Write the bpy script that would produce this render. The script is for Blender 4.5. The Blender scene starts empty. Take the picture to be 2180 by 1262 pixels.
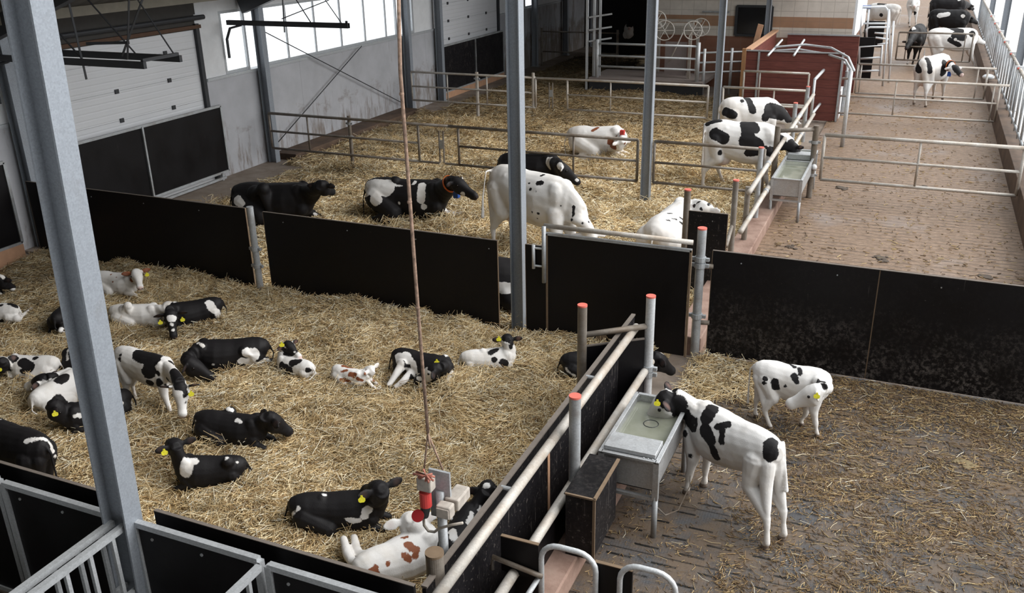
import bpy, bmesh, math, random
import numpy as np
from mathutils import Vector, Matrix
from mathutils.bvhtree import BVHTree
random.seed(7); rng = np.random.default_rng(11)
SC = bpy.context.scene
COL = SC.collection
# ---------------------------------------------------------------- camera, world, light, exposure
CH, FPX = 5.1, 1930.0
YAW, PITCH, ROLL = -0.41777, 0.38886, -0.02005
F_ = np.array([math.sin(YAW)*math.cos(PITCH), math.cos(YAW)*math.cos(PITCH), -math.sin(PITCH)])
_r = np.array([math.cos(YAW), -math.sin(YAW), 0.0]); _u = np.cross(_r, F_)
R_ = math.cos(ROLL)*_r + math.sin(ROLL)*_u; U_ = -math.sin(ROLL)*_r + math.cos(ROLL)*_u
EYE = np.array([0, 0, CH])
cam = bpy.data.objects.new('camera', bpy.data.cameras.new('camera')); COL.objects.link(cam)
cam.matrix_world = Matrix(((R_[0], U_[0], -F_[0], 0), (R_[1], U_[1], -F_[1], 0), (R_[2], U_[2], -F_[2], CH), (0, 0, 0, 1)))
cam.data.sensor_width = 36; cam.data.lens = FPX/2180*36; cam.data.clip_end = 400; cam.data.clip_start = .05
SC.camera = cam
wd = bpy.data.worlds.new('sky'); SC.world = wd; wd.use_nodes = True
nt = wd.node_tree; bg = nt.nodes['Background']
tc = nt.nodes.new('ShaderNodeTexCoord'); sp = nt.nodes.new('ShaderNodeSeparateXYZ'); mr = nt.nodes.new('ShaderNodeMapRange')
nt.links.new(tc.outputs['Generated'], sp.inputs[0]); nt.links.new(sp.outputs['Z'], mr.inputs['Value'])
mr.inputs['From Min'].default_value = -.05; mr.inputs['From Max'].default_value = .9
mr.inputs['To Min'].default_value = 1.5; mr.inputs['To Max'].default_value = 1.5
nt.links.new(mr.outputs[0], bg.inputs['Strength']); bg.inputs['Color'].default_value = (.93, .97, 1.0, 1)
sl = bpy.data.lights.new('soft_daylight', 'SUN'); sl.energy = 3.1; sl.angle = math.radians(60); sl.color = (1, .97, .93)
so = bpy.data.objects.new('soft_daylight', sl); COL.objects.link(so)
so.rotation_euler = Vector((-1.0, -.35, -.95)).to_track_quat('-Z', 'Y').to_euler()
vs = SC.view_settings; vs.view_transform = 'Standard'; vs.look = 'None'; vs.gamma = 1; vs.exposure = 0.22; vs.use_curve_mapping = False
SC.cycles.use_denoising = True
SC.cycles.max_bounces = 5; SC.cycles.diffuse_bounces = 3; SC.cycles.glossy_bounces = 2; SC.cycles.transparent_max_bounces = 6
SC.cycles.caustics_reflective = False; SC.cycles.caustics_refractive = False

# ---------------------------------------------------------------- placing helpers: a photo pixel and one known coordinate give a point
def ray(x, y): return F_ + R_*(x-1090)/FPX - U_*(y-631)/FPX
def at(x, y, z=0.0): d = ray(x, y); return EYE + d*((z-CH)/d[2])
def atX(x, y, X): d = ray(x, y); return EYE + d*(X/d[0])
def atY(x, y, Y): d = ray(x, y); return EYE + d*(Y/d[1])
def V(*a): return np.array(a, float)

# ---------------------------------------------------------------- mesh builder
def nz(v): return v/(np.linalg.norm(v)+1e-12)
class MB:
    def __init__(s): s.v = []; s.f = []; s.n = 0
    def add(s, vs, fs):
        s.v.append(np.asarray(vs, float)); s.f += [tuple(i+s.n for i in f) for f in fs]; s.n += len(vs); return s
    def box(s, a, b):
        lo = np.minimum(a, b); hi = np.maximum(a, b)
        c = [(x, y, z) for x in (lo[0], hi[0]) for y in (lo[1], hi[1]) for z in (lo[2], hi[2])]
        return s.add(c, [(0,1,3,2),(4,6,7,5),(0,4,5,1),(2,3,7,6),(0,2,6,4),(1,5,7,3)])
    def bar(s, p, q, w, h, up=(0,0,1)):      # box beam from p to q, w wide, h high
        p = V(*p); q = V(*q); a = nz(q-p); x = nz(np.cross(a, V(*up)) if abs(a@V(*up)) < .99 else np.cross(a, V(0,1,0))); y = np.cross(x, a)
        c = [e+x*i*w/2+y*j*h/2 for e in (p, q) for i, j in ((-1,-1),(1,-1),(1,1),(-1,1))]
        return s.add(c, [(3,2,1,0),(4,5,6,7),(0,1,5,4),(1,2,6,5),(2,3,7,6),(3,0,4,7)])
    def tube(s, pts, r, n=10, cap=True):
        pts = [V(*p) for p in pts]; rs = [r]*len(pts) if np.isscalar(r) else r
        t0 = nz(pts[1]-pts[0]); x = nz(np.cross(t0, V(0,0,1) if abs(t0[2]) < .9 else V(1,0,0)))
        vs = []; m = len(pts)
        for i, p in enumerate(pts):
            t = nz((pts[min(i+1, m-1)]-pts[i]) + (pts[i]-pts[max(i-1, 0)])) if m > 2 else t0
            x = nz(x - t*(x@t)); y = np.cross(t, x)
            vs += [p + rs[i]*(x*math.cos(k*2*math.pi/n)+y*math.sin(k*2*math.pi/n)) for k in range(n)]
        fs = [(i*n+k, i*n+(k+1) % n, (i+1)*n+(k+1) % n, (i+1)*n+k) for i in range(m-1) for k in range(n)]
        if cap: fs += [tuple(range(n))[::-1], tuple((m-1)*n+k for k in range(n))]
        return s.add(vs, fs)
    def rings(s, rings, n=16, ex=2.2, ridge=0.0):   # (centre, side vec, up vec, half w, half h)
        vs = []
        for c, sd, up, w, h in rings:
            for k in range(n):
                a = k*2*math.pi/n; ca, sa = math.cos(a), math.sin(a)
                x = math.copysign(abs(ca)**(2/ex), ca); y = math.copysign(abs(sa)**(2/ex), sa)
                vs.append(c + sd*x*w*(1-ridge*max(0, sa)**2) + up*y*h)
        m = len(rings)
        fs = [(i*n+k, i*n+(k+1) % n, (i+1)*n+(k+1) % n, (i+1)*n+k) for i in range(m-1) for k in range(n)]
        fs += [tuple(range(n))[::-1], tuple((m-1)*n+k for k in range(n))]
        return s.add(vs, fs)
    def ball(s, c, r, n=10, sc=(1,1,1), ax=None):
        c = V(*c); ax = np.eye(3) if ax is None else ax; vs = [c+ax[2]*r*sc[2]]; m = n//2+1
        for i in range(1, m):
            p = math.pi*i/m
            for k in range(n):
                a = 2*math.pi*k/n; vs.append(c+r*(ax[0]*sc[0]*math.sin(p)*math.cos(a)+ax[1]*sc[1]*math.sin(p)*math.sin(a)+ax[2]*sc[2]*math.cos(p)))
        vs.append(c-ax[2]*r*sc[2]); L = len(vs)-1; fs = [(0, 1+k, 1+(k+1) % n) for k in range(n)]
        for i in range(m-2): fs += [(1+i*n+k, 1+(i+1)*n+k, 1+(i+1)*n+(k+1) % n, 1+i*n+(k+1) % n) for k in range(n)]
        b = 1+(m-2)*n; fs += [(L, b+(k+1) % n, b+k) for k in range(n)]
        return s.add(vs, fs)
    def mesh(s, name, org=(0,0,0)):
        me = bpy.data.meshes.new(name); me.from_pydata([tuple(v) for v in (np.concatenate(s.v)-np.array(org))], [], s.f)
        bm = bmesh.new(); bm.from_mesh(me); bmesh.ops.recalc_face_normals(bm, faces=bm.faces); bm.to_mesh(me); bm.free(); return me
    def build(s, name, mat, parent=None, smooth=False, bevel=0.0, label=None):
        org = V(*parent['_o']) if parent is not None else (np.concatenate(s.v).min(0)+np.concatenate(s.v).max(0))/2
        if parent is None: org[2] = np.concatenate(s.v)[:, 2].min()
        me = s.mesh(name, org); me.materials.append(mat)
        o = bpy.data.objects.new(name, me); COL.objects.link(o)
        if parent is not None: o.parent = parent
        else: o.location = org
        if parent is None: o['_o'] = [float(c) for c in org]
        if smooth: me.polygons.foreach_set('use_smooth', [True]*len(me.polygons))
        if bevel:
            m = o.modifiers.new('bevel', 'BEVEL'); m.width = bevel; m.segments = 2; m.limit_method = 'ANGLE'
        if label: o['label'] = label
        return o
def thing(name, label, cat, loc, group=None):
    o = bpy.data.objects.new(name, None); COL.objects.link(o); o.location = [float(c) for c in loc]; o.empty_display_size = .1
    o['_o'] = [float(c) for c in loc]; o['label'] = label; o['category'] = cat
    if group: o['group'] = group
    return o
def tag(o, label, cat, group=None, kind=None):
    o['label'] = label; o['category'] = cat
    if group: o['group'] = group
    if kind: o['kind'] = kind
    return o
def sub(mb, name, mat, par, **k):            # a sub-part: parented to a part (its offset is the thing's)
    par['_o'] = par.parent['_o'] if par.parent is not None else par['_o']
    return mb.build(name, mat, par, **k)
def struct(o): o['kind'] = 'structure'; return o

# ---------------------------------------------------------------- materials
def mat(name): 
    m = bpy.data.materials.new(name); m.use_nodes = True; m.node_tree.nodes['Principled BSDF'].inputs['Specular IOR Level'].default_value = .35
    return m, m.node_tree, m.node_tree.nodes['Principled BSDF']
def nd(t, typ, ins=None, **pr):
    n = t.nodes.new('ShaderNode'+typ)
    for k, v in pr.items(): setattr(n, k, v)
    for k, v in (ins or {}).items():
        i = n.inputs[k]
        if isinstance(v, bpy.types.NodeSocket): t.links.new(v, i)
        else: i.default_value = v
    return n
def c4(c): return (c[0], c[1], c[2], 1.0)
def srgb(*c): return tuple(((x/255)/12.92 if x/255 <= .04045 else (((x/255)+.055)/1.055)**2.4) for x in c)
def obj(t, sc=(1,1,1), rot=(0,0,0), src='Object'):
    g = nd(t, 'TexCoord') if src == 'Object' else nd(t, 'NewGeometry')
    return nd(t, 'Mapping', {'Vector': g.outputs['Object' if src == 'Object' else 'Position'], 'Scale': sc, 'Rotation': rot}).outputs[0]
def noise(t, vec, s, d=4, r=.6): return nd(t, 'TexNoise', {'Vector': vec, 'Scale': s, 'Detail': d, 'Roughness': r}).outputs[0]
def ramp(t, fac, stops, interp='LINEAR'):
    n = nd(t, 'ValToRGB', {'Fac': fac}); e = n.color_ramp.elements; n.color_ramp.interpolation = interp
    while len(e) < len(stops): e.new(.5)
    for i, (p, c) in enumerate(stops): e[i].position = p; e[i].color = c4(c) if not np.isscalar(c) else (c, c, c, 1)
    return n.outputs[0]
def mix(t, fac, a, b, mode='MIX'):
    n = nd(t, 'Mix', data_type='RGBA', blend_type=mode)
    for k, v in ((0, fac), (6, a), (7, b)):
        if isinstance(v, bpy.types.NodeSocket): t.links.new(v, n.inputs[k])
        else: n.inputs[k].default_value = v if np.isscalar(v) else c4(v)
    return n.outputs[2]
def mth(t, op, a, b=0.0, clamp=False):
    n = nd(t, 'Math', operation=op, use_clamp=clamp)
    for k, v in ((0, a), (1, b)):
        if isinstance(v, bpy.types.NodeSocket): t.links.new(v, n.inputs[k])
        else: n.inputs[k].default_value = v
    return n.outputs[0]
def bump(t, h, s, d=.02): return nd(t, 'Bump', {'Height': h, 'Strength': s, 'Distance': d}).outputs[0]
def fin(t, b, col, rough=.6, metal=0.0, normal=None):
    for k, v in (('Base Color', col), ('Roughness', rough), ('Metallic', metal)):
        if isinstance(v, bpy.types.NodeSocket): t.links.new(v, b.inputs[k])
        else: b.inputs[k].default_value = c4(v) if not np.isscalar(v) else v
    if normal is not None: t.links.new(normal, b.inputs['Normal'])
def simple(name, c, rough=.6, metal=0.0, vary=.12, sc=6.0, bmp=0.0):
    m, t, b = mat(name); p = obj(t, src='w'); n = noise(t, p, sc)
    col = mix(t, 1.0, c, ramp(t, n, [(.3, 1-vary*1.5), (.7, 1+0*vary)]), 'MULTIPLY')
    fin(t, b, col, rough, metal, bump(t, noise(t, p, sc*8), bmp) if bmp else None); return m
def galv(name, c=(.42,.44,.46), dirt=.35, metal=.35, dcol=(.17,.13,.09)):
    m, t, b = mat(name); p = obj(t, src='w')
    v = nd(t, 'TexVoronoi', {'Vector': p, 'Scale': 85.0}).outputs['Color']
    sp = ramp(t, nd(t, 'SeparateColor', {0: v}).outputs[0], [(0, .88), (1, 1.08)])
    col = mix(t, 1.0, c, sp, 'MULTIPLY')
    d = ramp(t, noise(t, p, 3.2, 6, .65), [(.62-dirt*.5, 0), (.75-dirt*.2, 1)])
    col = mix(t, mth(t, 'MULTIPLY', d, min(1, dirt*1.3)), col, dcol)
    fin(t, b, col, ramp(t, noise(t, p, 9), [(.3, .38), (.7, .6)]), metal); return m
def ply(name, base=(.0045,.0038,.0044), dirt=.25, low=.0, sc=.70):
    m, t, b = mat(name); p = obj(t, src='w')
    n1 = noise(t, p, 2.2, 5); n2 = noise(t, p, 26, 3, .7); st = noise(t, obj(t, (34,34,1.6), src='w'), 1.0, 4)
    col = mix(t, ramp(t, n1, [(.35, 0), (.8, .5)]), base, (.008,.007,.0085))
    b.inputs['Specular IOR Level'].default_value = .22
    specks = ramp(t, n2, [(sc, 0), (sc+.06, 1)])
    scr = mth(t, 'MULTIPLY', ramp(t, st, [(sc-.04, 0), (sc+.04, 1)]), ramp(t, noise(t, p, 5), [(.5, 0), (.62, 1)]))
    k = mth(t, 'MAXIMUM', mth(t, 'MULTIPLY', specks, .30*dirt+.05), mth(t, 'MULTIPLY', scr, .30*dirt+.03))
    if low:
        z = nd(t, 'SeparateXYZ', {0: p}).outputs[2]
        zf = nd(t, 'MapRange', {'Value': z, 'From Min': .05, 'From Max': .95, 'To Min': 1.0, 'To Max': .03}).outputs[0]
        k2 = mth(t, 'MULTIPLY', mth(t, 'MULTIPLY', zf, mth(t, 'MULTIPLY', ramp(t, noise(t, p, 22, 8, .8), [(.48, 0), (.62, 1)]), ramp(t, noise(t, p, 2.6, 5, .6), [(.38, .15), (.62, 1)]))), low)
        k = mth(t, 'MAXIMUM', k, k2)
    col = mix(t, k, col, (.16,.14,.13))
    fin(t, b, col, ramp(t, n1, [(.3, .38), (.8, .6)]), 0, bump(t, n2, .06)); return m
M = {}
M['galv'] = galv('galvanised_steel')
M['galv_light'] = galv('bright_galvanised_steel', (.60,.62,.64), .22, .25, (.34,.29,.22))
M['galv_worn'] = galv('worn_galvanised_pipe', (.26,.24,.215), .62, .12, (.12,.085,.055))
M['pipe_pale'] = galv('pale_worn_pipe', (.52,.49,.45), .42, .1, (.30,.21,.13))
M['column'] = galv('column_steel', (.27,.295,.33), .12, .2)
M['ply'] = ply('black_ply'); M['ply_dirty'] = ply('scuffed_black_ply', dirt=1.2, low=.95); M['ply_scratch'] = ply('scratched_black_ply', (.008,.0075,.009), dirt=1.6, low=.2, sc=.61)
M['edge'] = simple('raw_board_edge', (.20,.14,.09), .8, sc=20)
M['edge_grey'] = simple('grey_board_edge', (.17,.145,.125), .8, sc=20)
M['wood'] = simple('timber', (.36,.19,.09), .75, sc=7)
M['wood_pale'] = simple('pale_timber', (.55,.32,.2), .75, sc=7)
M['red_cap'] = simple('red_end_cap', (.70,.17,.13), .5, vary=.05)
M['red'] = simple('red_plastic', (.55,.055,.05), .4, vary=.1)
M['red_dark'] = simple('dark_red_plastic', (.26,.015,.018), .35, vary=.1)
M['box_grey'] = simple('dusty_grey_plastic', (.50,.45,.40), .6, vary=.25, sc=14)
M['pinkrope'] = simple('faded_pink_twine', (.48,.19,.14), .9, vary=.3, sc=60)
M['yellow'] = simple('yellow_tag_plastic', (.72,.66,.03), .5, vary=.25, sc=60)
M['orange'] = simple('orange_strap', (.75,.16,.03), .7); M['blue'] = simple('blue_plastic', (.02,.08,.35), .5); M['whitep'] = simple('white_plastic', (.8,.8,.8), .5)
M['dark'] = simple('opening_darkness', (.010,.010,.012), .7); M['grey_dark'] = simple('dark_grey_steel', (.045,.047,.052), .5, .2)  # first colour is the darkness of the far opening
M['white_steel'] = simple('white_painted_steel', (.74,.75,.77), .5, vary=.06)
M['rope'] = simple('brown_flecked_cable', (.40,.27,.20), .85, vary=.45, sc=30)
M['stainless'] = galv('stainless_steel', (.52,.53,.54), .12, .75, (.30,.22,.14))
M['eye'] = simple('wet_dark_eye', (.006,.004,.004), .12)
M['frame_alu'] = galv('bright_frame_steel', (.47,.49,.51), .05, .4)
def water():
    m, t, b = mat('murky_water'); p = obj(t, src='w')
    fin(t, b, ramp(t, noise(t, p, 4), [(.3, (.20,.21,.16)), (.7, (.27,.28,.23))]), .06, 0, bump(t, noise(t, p, 9, 2), .05)); b.inputs['Specular IOR Level'].default_value = .6; return m
M['water'] = water()
def glass():
    m, t, b = mat('clear_window_glass'); out = t.nodes['Material Output']
    tr = nd(t, 'BsdfTransparent'); gl = nd(t, 'BsdfGlossy', {'Roughness': .08}); mx = nd(t, 'MixShader', {0: .06, 1: tr.outputs[0], 2: gl.outputs[0]})
    t.links.new(mx.outputs[0], out.inputs[0]); return m
M['glass'] = glass()
def wallm():
    m, t, b = mat('stained_concrete_panel'); p = obj(t, src='w'); s = nd(t, 'SeparateXYZ', {0: p})
    n = noise(t, p, 1.3, 5); base = ramp(t, n, [(.25, (.42,.42,.43)), (.75, (.56,.56,.58))])
    seam = mth(t, 'LESS_THAN', mth(t, 'PINGPONG', mth(t, 'ADD', s.outputs[1], .45), 3.2), .012)
    base = mix(t, mth(t, 'MULTIPLY', seam, .4), base, (.3,.3,.3))
    streak = noise(t, obj(t, (6,6,1.1), src='w'), 1.0, 5, .7); band = nd(t, 'MapRange', {'Value': s.outputs[2], 'From Min': .35, 'From Max': 1.35, 'To Min': .38, 'To Max': -.06}).outputs[0]
    far = nd(t, 'MapRange', {'Value': s.outputs[1], 'From Min': 17.0, 'From Max': 34.0, 'To Min': -.05, 'To Max': .13}).outputs[0]
    k = ramp(t, mth(t, 'ADD', mth(t, 'ADD', streak, mth(t, 'MULTIPLY', band, .45)), far), [(.60, 0), (.78, 1)])
    base = mix(t, mth(t, 'MULTIPLY', k, .75), base, (.17,.12,.075))
    zb = mth(t, 'ABSOLUTE', mth(t, 'SUBTRACT', s.outputs[2], .95)); zz = nd(t, 'MapRange', {'Value': zb, 'From Min': 0.0, 'From Max': .75, 'To Min': .10, 'To Max': -.25}).outputs[0]
    k2 = ramp(t, mth(t, 'ADD', noise(t, obj(t, (1,.9,1.5), src='w'), 1.9, 8, .72), mth(t, 'ADD', zz, far)), [(.58, 0), (.74, 1)])
    base = mix(t, mth(t, 'MULTIPLY', k2, .6), base, (.20,.155,.115))
    base = mix(t, 1.0, base, (.84,.85,.88), 'MULTIPLY')
    fin(t, b, base, .8, 0, bump(t, noise(t, p, 30), .05)); return m
M['wall'] = wallm()
def doorm():
    m, t, b = mat('white_ribbed_door_panel'); p = obj(t, src='w'); z = nd(t, 'SeparateXYZ', {0: p}).outputs[2]
    w = mth(t, 'SINE', mth(t, 'MULTIPLY', z, 2*math.pi/.12)); h = ramp(t, mth(t, 'ADD', mth(t, 'MULTIPLY', w, .5), .5), [(.0, 0), (.2, 1)])
    fin(t, b, mix(t, noise(t, p, 1.5), (.60,.61,.64), (.68,.69,.71)), .45, 0, bump(t, h, .35, .012)); return m
M['door'] = doorm()
def tilem():
    m, t, b = mat('banded_wall_tiles'); p = obj(t, src='w'); s = nd(t, 'SeparateXYZ', {0: p})
    z = s.outputs[2]; xy = mth(t, 'ADD', s.outputs[0], s.outputs[1])
    band = ramp(t, mth(t, 'MULTIPLY', z, .25), [(0, srgb(140,98,80)), (.395, (.66,.60,.52)), (.475, srgb(168,132,106)), (.555, (.70,.64,.57))], 'CONSTANT')
    gx = mth(t, 'LESS_THAN', mth(t, 'PINGPONG', xy, .2), .010); gz = mth(t, 'LESS_THAN', mth(t, 'PINGPONG', z, .15), .010)
    col = mix(t, mth(t, 'MULTIPLY', mth(t, 'MAXIMUM', gx, gz), .35), band, (.25,.2,.16))
    col = mix(t, 1.0, col, ramp(t, noise(t, p, 2.5), [(.3, .82), (.7, 1.0)]), 'MULTIPLY')
    fin(t, b, col, .35); return m
M['tile'] = tilem()
def redboard():
    m, t, b = mat('red_brown_boards'); p = obj(t, src='w'); z = nd(t, 'SeparateXYZ', {0: p}).outputs[2]
    g = mth(t, 'LESS_THAN', mth(t, 'PINGPONG', z, .11), .008)
    c = ramp(t, noise(t, obj(t, (1,1,9), src='w'), 2.5), [(.3, (.12,.036,.029)), (.7, (.19,.060,.048))])
    fin(t, b, mix(t, mth(t, 'MULTIPLY', g, .5), c, (.03,.01,.01)), .5); return m
M['redboard'] = redboard()
def kerbm():
    m, t, b = mat('reddish_dirty_concrete'); p = obj(t, src='w')
    c = ramp(t, noise(t, p, 3, 6, .65), [(.3, (.17,.10,.075)), (.55, (.30,.20,.16)), (.8, (.37,.27,.22))])
    fin(t, b, c, .8, 0, bump(t, noise(t, p, 30), .2)); return m
M['kerb'] = kerbm()
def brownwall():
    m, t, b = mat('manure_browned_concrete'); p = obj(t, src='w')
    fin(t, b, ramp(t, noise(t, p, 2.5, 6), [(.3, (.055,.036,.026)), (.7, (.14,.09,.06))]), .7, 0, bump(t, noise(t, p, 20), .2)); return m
M['brownwall'] = brownwall()
def concrete():
    m, t, b = mat('dusty_concrete_floor'); p = obj(t, src='w')
    fin(t, b, ramp(t, noise(t, p, 1.6, 7, .65), [(.3, (.17,.13,.10)), (.7, (.33,.28,.24))]), .8, 0, bump(t, noise(t, p, 25), .15)); return m
M['concrete'] = concrete()
def rubber():                                  # slotted rubber mats over slats
    m, t, b = mat('slotted_rubber_mat'); p = obj(t, rot=(0,0,-.02), src='w'); s = nd(t, 'SeparateXYZ', {0: p}); x, y = s.outputs[0], s.outputs[1]
    row = mth(t, 'FLOOR', mth(t, 'DIVIDE', y, .20)); odd = mth(t, 'MODULO', row, 2.0)
    yy = mth(t, 'ABSOLUTE', mth(t, 'SUBTRACT', mth(t, 'FRACT', mth(t, 'DIVIDE', y, .20)), .5))
    xx = mth(t, 'FRACT', mth(t, 'ADD', mth(t, 'DIVIDE', x, .40), mth(t, 'MULTIPLY', odd, .5)))
    slot = mth(t, 'MULTIPLY', mth(t, 'LESS_THAN', yy, .07), mth(t, 'LESS_THAN', xx, .55))
    slot = mth(t, 'MULTIPLY', slot, ramp(t, noise(t, p, 1.9, 6, .7), [(.46, 1), (.60, .45)]))
    slab = mth(t, 'LESS_THAN', mth(t, 'PINGPONG', y, .40), .01)
    grid = mth(t, 'MAXIMUM', mth(t, 'LESS_THAN', mth(t, 'PINGPONG', x, .0125), .003), mth(t, 'LESS_THAN', mth(t, 'PINGPONG', y, .0125), .003))
    base = ramp(t, noise(t, p, 1.4, 5), [(.3, (.052,.052,.056)), (.7, (.10,.10,.104))])
    base = mix(t, mth(t, 'MULTIPLY', grid, .45), base, (.03,.03,.033))
    muck = ramp(t, noise(t, p, 2.6, 8, .72), [(.38, 0), (.55, 1)]); base = mix(t, mth(t, 'MULTIPLY', muck, .72), base, (.14,.095,.058))
    dk = mth(t, 'MAXIMUM', slot, mth(t, 'MULTIPLY', slab, .7))
    base = mix(t, dk, base, (.006,.005,.004))
    h = mth(t, 'SUBTRACT', mth(t, 'ADD', mth(t, 'MULTIPLY', muck, .6), mth(t, 'MULTIPLY', noise(t, p, 30, 5), .5)), mth(t, 'MULTIPLY', dk, 2.5))
    fin(t, b, base, .5, 0, bump(t, h, .5, .015)); return m
M['rubber'] = rubber()
def slats():                                   # mucky concrete slats of the far alley
    m, t, b = mat('mucky_concrete_slats'); p = obj(t, rot=(0,0,0.0), src='w'); s = nd(t, 'SeparateXYZ', {0: p}); y = s.outputs[1]
    g = mth(t, 'LESS_THAN', mth(t, 'PINGPONG', y, .0875), .0145)
    n = noise(t, p, 1.0, 8, .7); n2 = noise(t, obj(t, (1,2.2,1), src='w'), 7, 8, .8)
    base = ramp(t, n2, [(.32, (.085,.054,.034)), (.5, (.20,.130,.082)), (.68, (.34,.245,.175))])
    wet = ramp(t, noise(t, p, .55, 3), [(.56, 0), (.68, 1)])
    base = mix(t, mth(t, 'MULTIPLY', wet, .5), base, (.26,.23,.22))
    open_ = ramp(t, n, [(.40, .8), (.62, .12)]); base = mix(t, mth(t, 'MULTIPLY', g, open_), base, (.02,.013,.01))
    h = mth(t, 'SUBTRACT', n2, mth(t, 'MULTIPLY', g, open_)); fin(t, b, base, .55, 0, bump(t, h, .55, .02)); return m
M['slats'] = slats()
def strawbed():
    m, t, b = mat('straw_bed'); p = obj(t, src='w'); layers = None
    for i, a in enumerate((.3, 1.2, 2.1, 2.9)):
        q = obj(t, (60, 5, 20), (0, 0, a), src='w'); n = noise(t, q, 1.0, 3, .6); layers = n if layers is None else mth(t, 'MAXIMUM', layers, n)
    big = noise(t, p, .7, 4)
    c = ramp(t, layers, [(.46, (.13,.088,.048)), (.60, (.40,.30,.17)), (.78, (.70,.59,.40))])
    y = nd(t, 'SeparateXYZ', {0: p}).outputs[1]
    c = mix(t, ramp(t, big, [(.35, 0), (.7, .45)]), c, (.13,.085,.04))
    fin(t, b, c, .85, 0, bump(t, layers, .9, .04)); return m
M['strawbed'] = strawbed()
def strandm():
    m, t, b = mat('loose_straw'); a = nd(t, 'Attribute', attribute_name='tint'); fin(t, b, a.outputs['Color'], .55); b.inputs['Specular IOR Level'].default_value = .3; return m
M['strand'] = strandm()
def ceil():
    m, t, b = mat('ribbed_roof_sheet'); p = obj(t, src='w'); y = nd(t, 'SeparateXYZ', {0: p}).outputs[1]
    fin(t, b, (.115,.10,.075), .6, 0, bump(t, mth(t, 'SINE', mth(t, 'MULTIPLY', y, 20.0)), .4, .03)); return m
M['ceil'] = ceil()
def coat(name, dark):
    m, t, b = mat(name); d = nd(t, 'Attribute', attribute_name='patch').outputs['Fac']; e = nd(t, 'Attribute', attribute_name='extra')
    p = obj(t); w = noise(t, p, 9, 6, .72); f = mth(t, 'ADD', d, mth(t, 'MULTIPLY', mth(t, 'SUBTRACT', w, .5), .10))
    k = nd(t, 'MapRange', {'Value': f, 'From Min': -.004, 'From Max': .004}).outputs[0]
    wh = ramp(t, noise(t, p, 2.6, 5), [(.25, (.58,.54,.49)), (.5, (.73,.715,.70)), (.8, (.78,.77,.76))])
    col = mix(t, k, dark, wh); a = e.outputs['Alpha']
    col = mix(t, a, col, e.outputs['Color'])
    hair = noise(t, obj(t, (1,1,1)), 140, 2)
    fin(t, b, col, mix(t, k, (.62,)*3, (.8,)*3), 0, bump(t, mth(t, 'ADD', hair, noise(t, obj(t, (1,1,1)), 22, 3)), .22, .008)); b.inputs['Specular IOR Level'].default_value = .25; return m
M['coat_black'] = coat('black_and_white_hide', (.0095,.0085,.0095)); M['coat_red'] = coat('red_and_white_hide', (.22,.072,.032))
# ---------------------------------------------------------------- the setting
WX = -13.9
def hbump(x, y):                                # straw surface height
    h = .045*np.sin(1.7*x+.6*np.sin(1.3*y))*np.sin(1.9*y+.8) + .03*np.sin(4.1*x+1.3*y)*np.sin(3.3*y-1.9*x) + .014*np.sin(9.1*x+2)*np.sin(8.3*y+3*np.sin(2*x))
    return .05 + h
struct(MB().box((-14.2, 2, -.3), (-1.9, 52, -.06)).build('floor', M['concrete']))
struct(MB().box((-14, 0, -.3), (-2.7, 3.8, -.02)).build('floor', simple('pen_shade_floor', (.02,.017,.014), .6)))  # near black because the shade in the pens is put into the floor colour
struct(MB().box((-2.05, 2, -.3), (3.4, 10.5, 0)).build('floor', M['rubber']))
struct(MB().box((-2.05, 10.5, -.3), (2.15, 110, -.005)).build('floor', M['slats']))
struct(MB().box((2.3, 15, -.3), (16, 110, .12)).build('floor', simple('overexposed_feed_alley', (.74,.72,.70), .7, vary=.06)))  # near white: the overexposed daylight is put into the floor colour
# kerbs
struct(MB().box((-2.42, 3, -.1), (-2.05, 8.85, .2)).build('trim_1', M['kerb'], bevel=.015))
struct(MB().box((-2.42, 10.5, -.1), (-2.05, 18.4, .2)).build('trim_2', M['kerb'], bevel=.015))
struct(MB().box((2.02, 14, -.1), (2.36, 110, .5)).build('trim_3', M['brownwall'], bevel=.01))
# left wall: concrete up to the sill, then window band / cladding
w = MB()
for y0, y1 in ((9.0, 10.75), (15.45, 26.0), (30.7, 42.0)): w.box((WX-.2, y0, -.1), (WX, y1, 2.13))
struct(w.build('wall_left', M['wall']))
clad = M['white_steel']
w = MB()
for y0, y1 in ((15.35, 16.1), (24.55, 26.0), (30.65, 33.1), (34.1, 42.0), (4.0, 10.75)): w.box((WX-.12, y0, 2.13), (WX-.02, y1, 3.5 if y0 > 11 else 3.2))
w.box((WX-.12, 15.4, 3.5), (WX-.02, 26, 4.4)).box((WX-.12, 30.6, 3.5), (WX-.02, 42, 4.4))
struct(w.build('wall_left', clad))
struct(MB().box((WX-.12, 4, 3.2), (WX-.03, 15.4, 4.4)).box((WX-.12, 26, 3.2), (WX-.03, 30.6, 4.4)).build('wall_left', simple('dark_lintel_board', (.05,.045,.04), .7)))
w = MB().box((WX-.22, 9.0, 2.11), (WX+.03, 10.75, 2.17)).box((WX-.22, 15.45, 2.11), (WX+.03, 26, 2.17)).box((WX-.22, 30.7, 2.11), (WX+.03, 42, 2.17))
struct(w.build('trim_4', M['frame_alu']))
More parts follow.
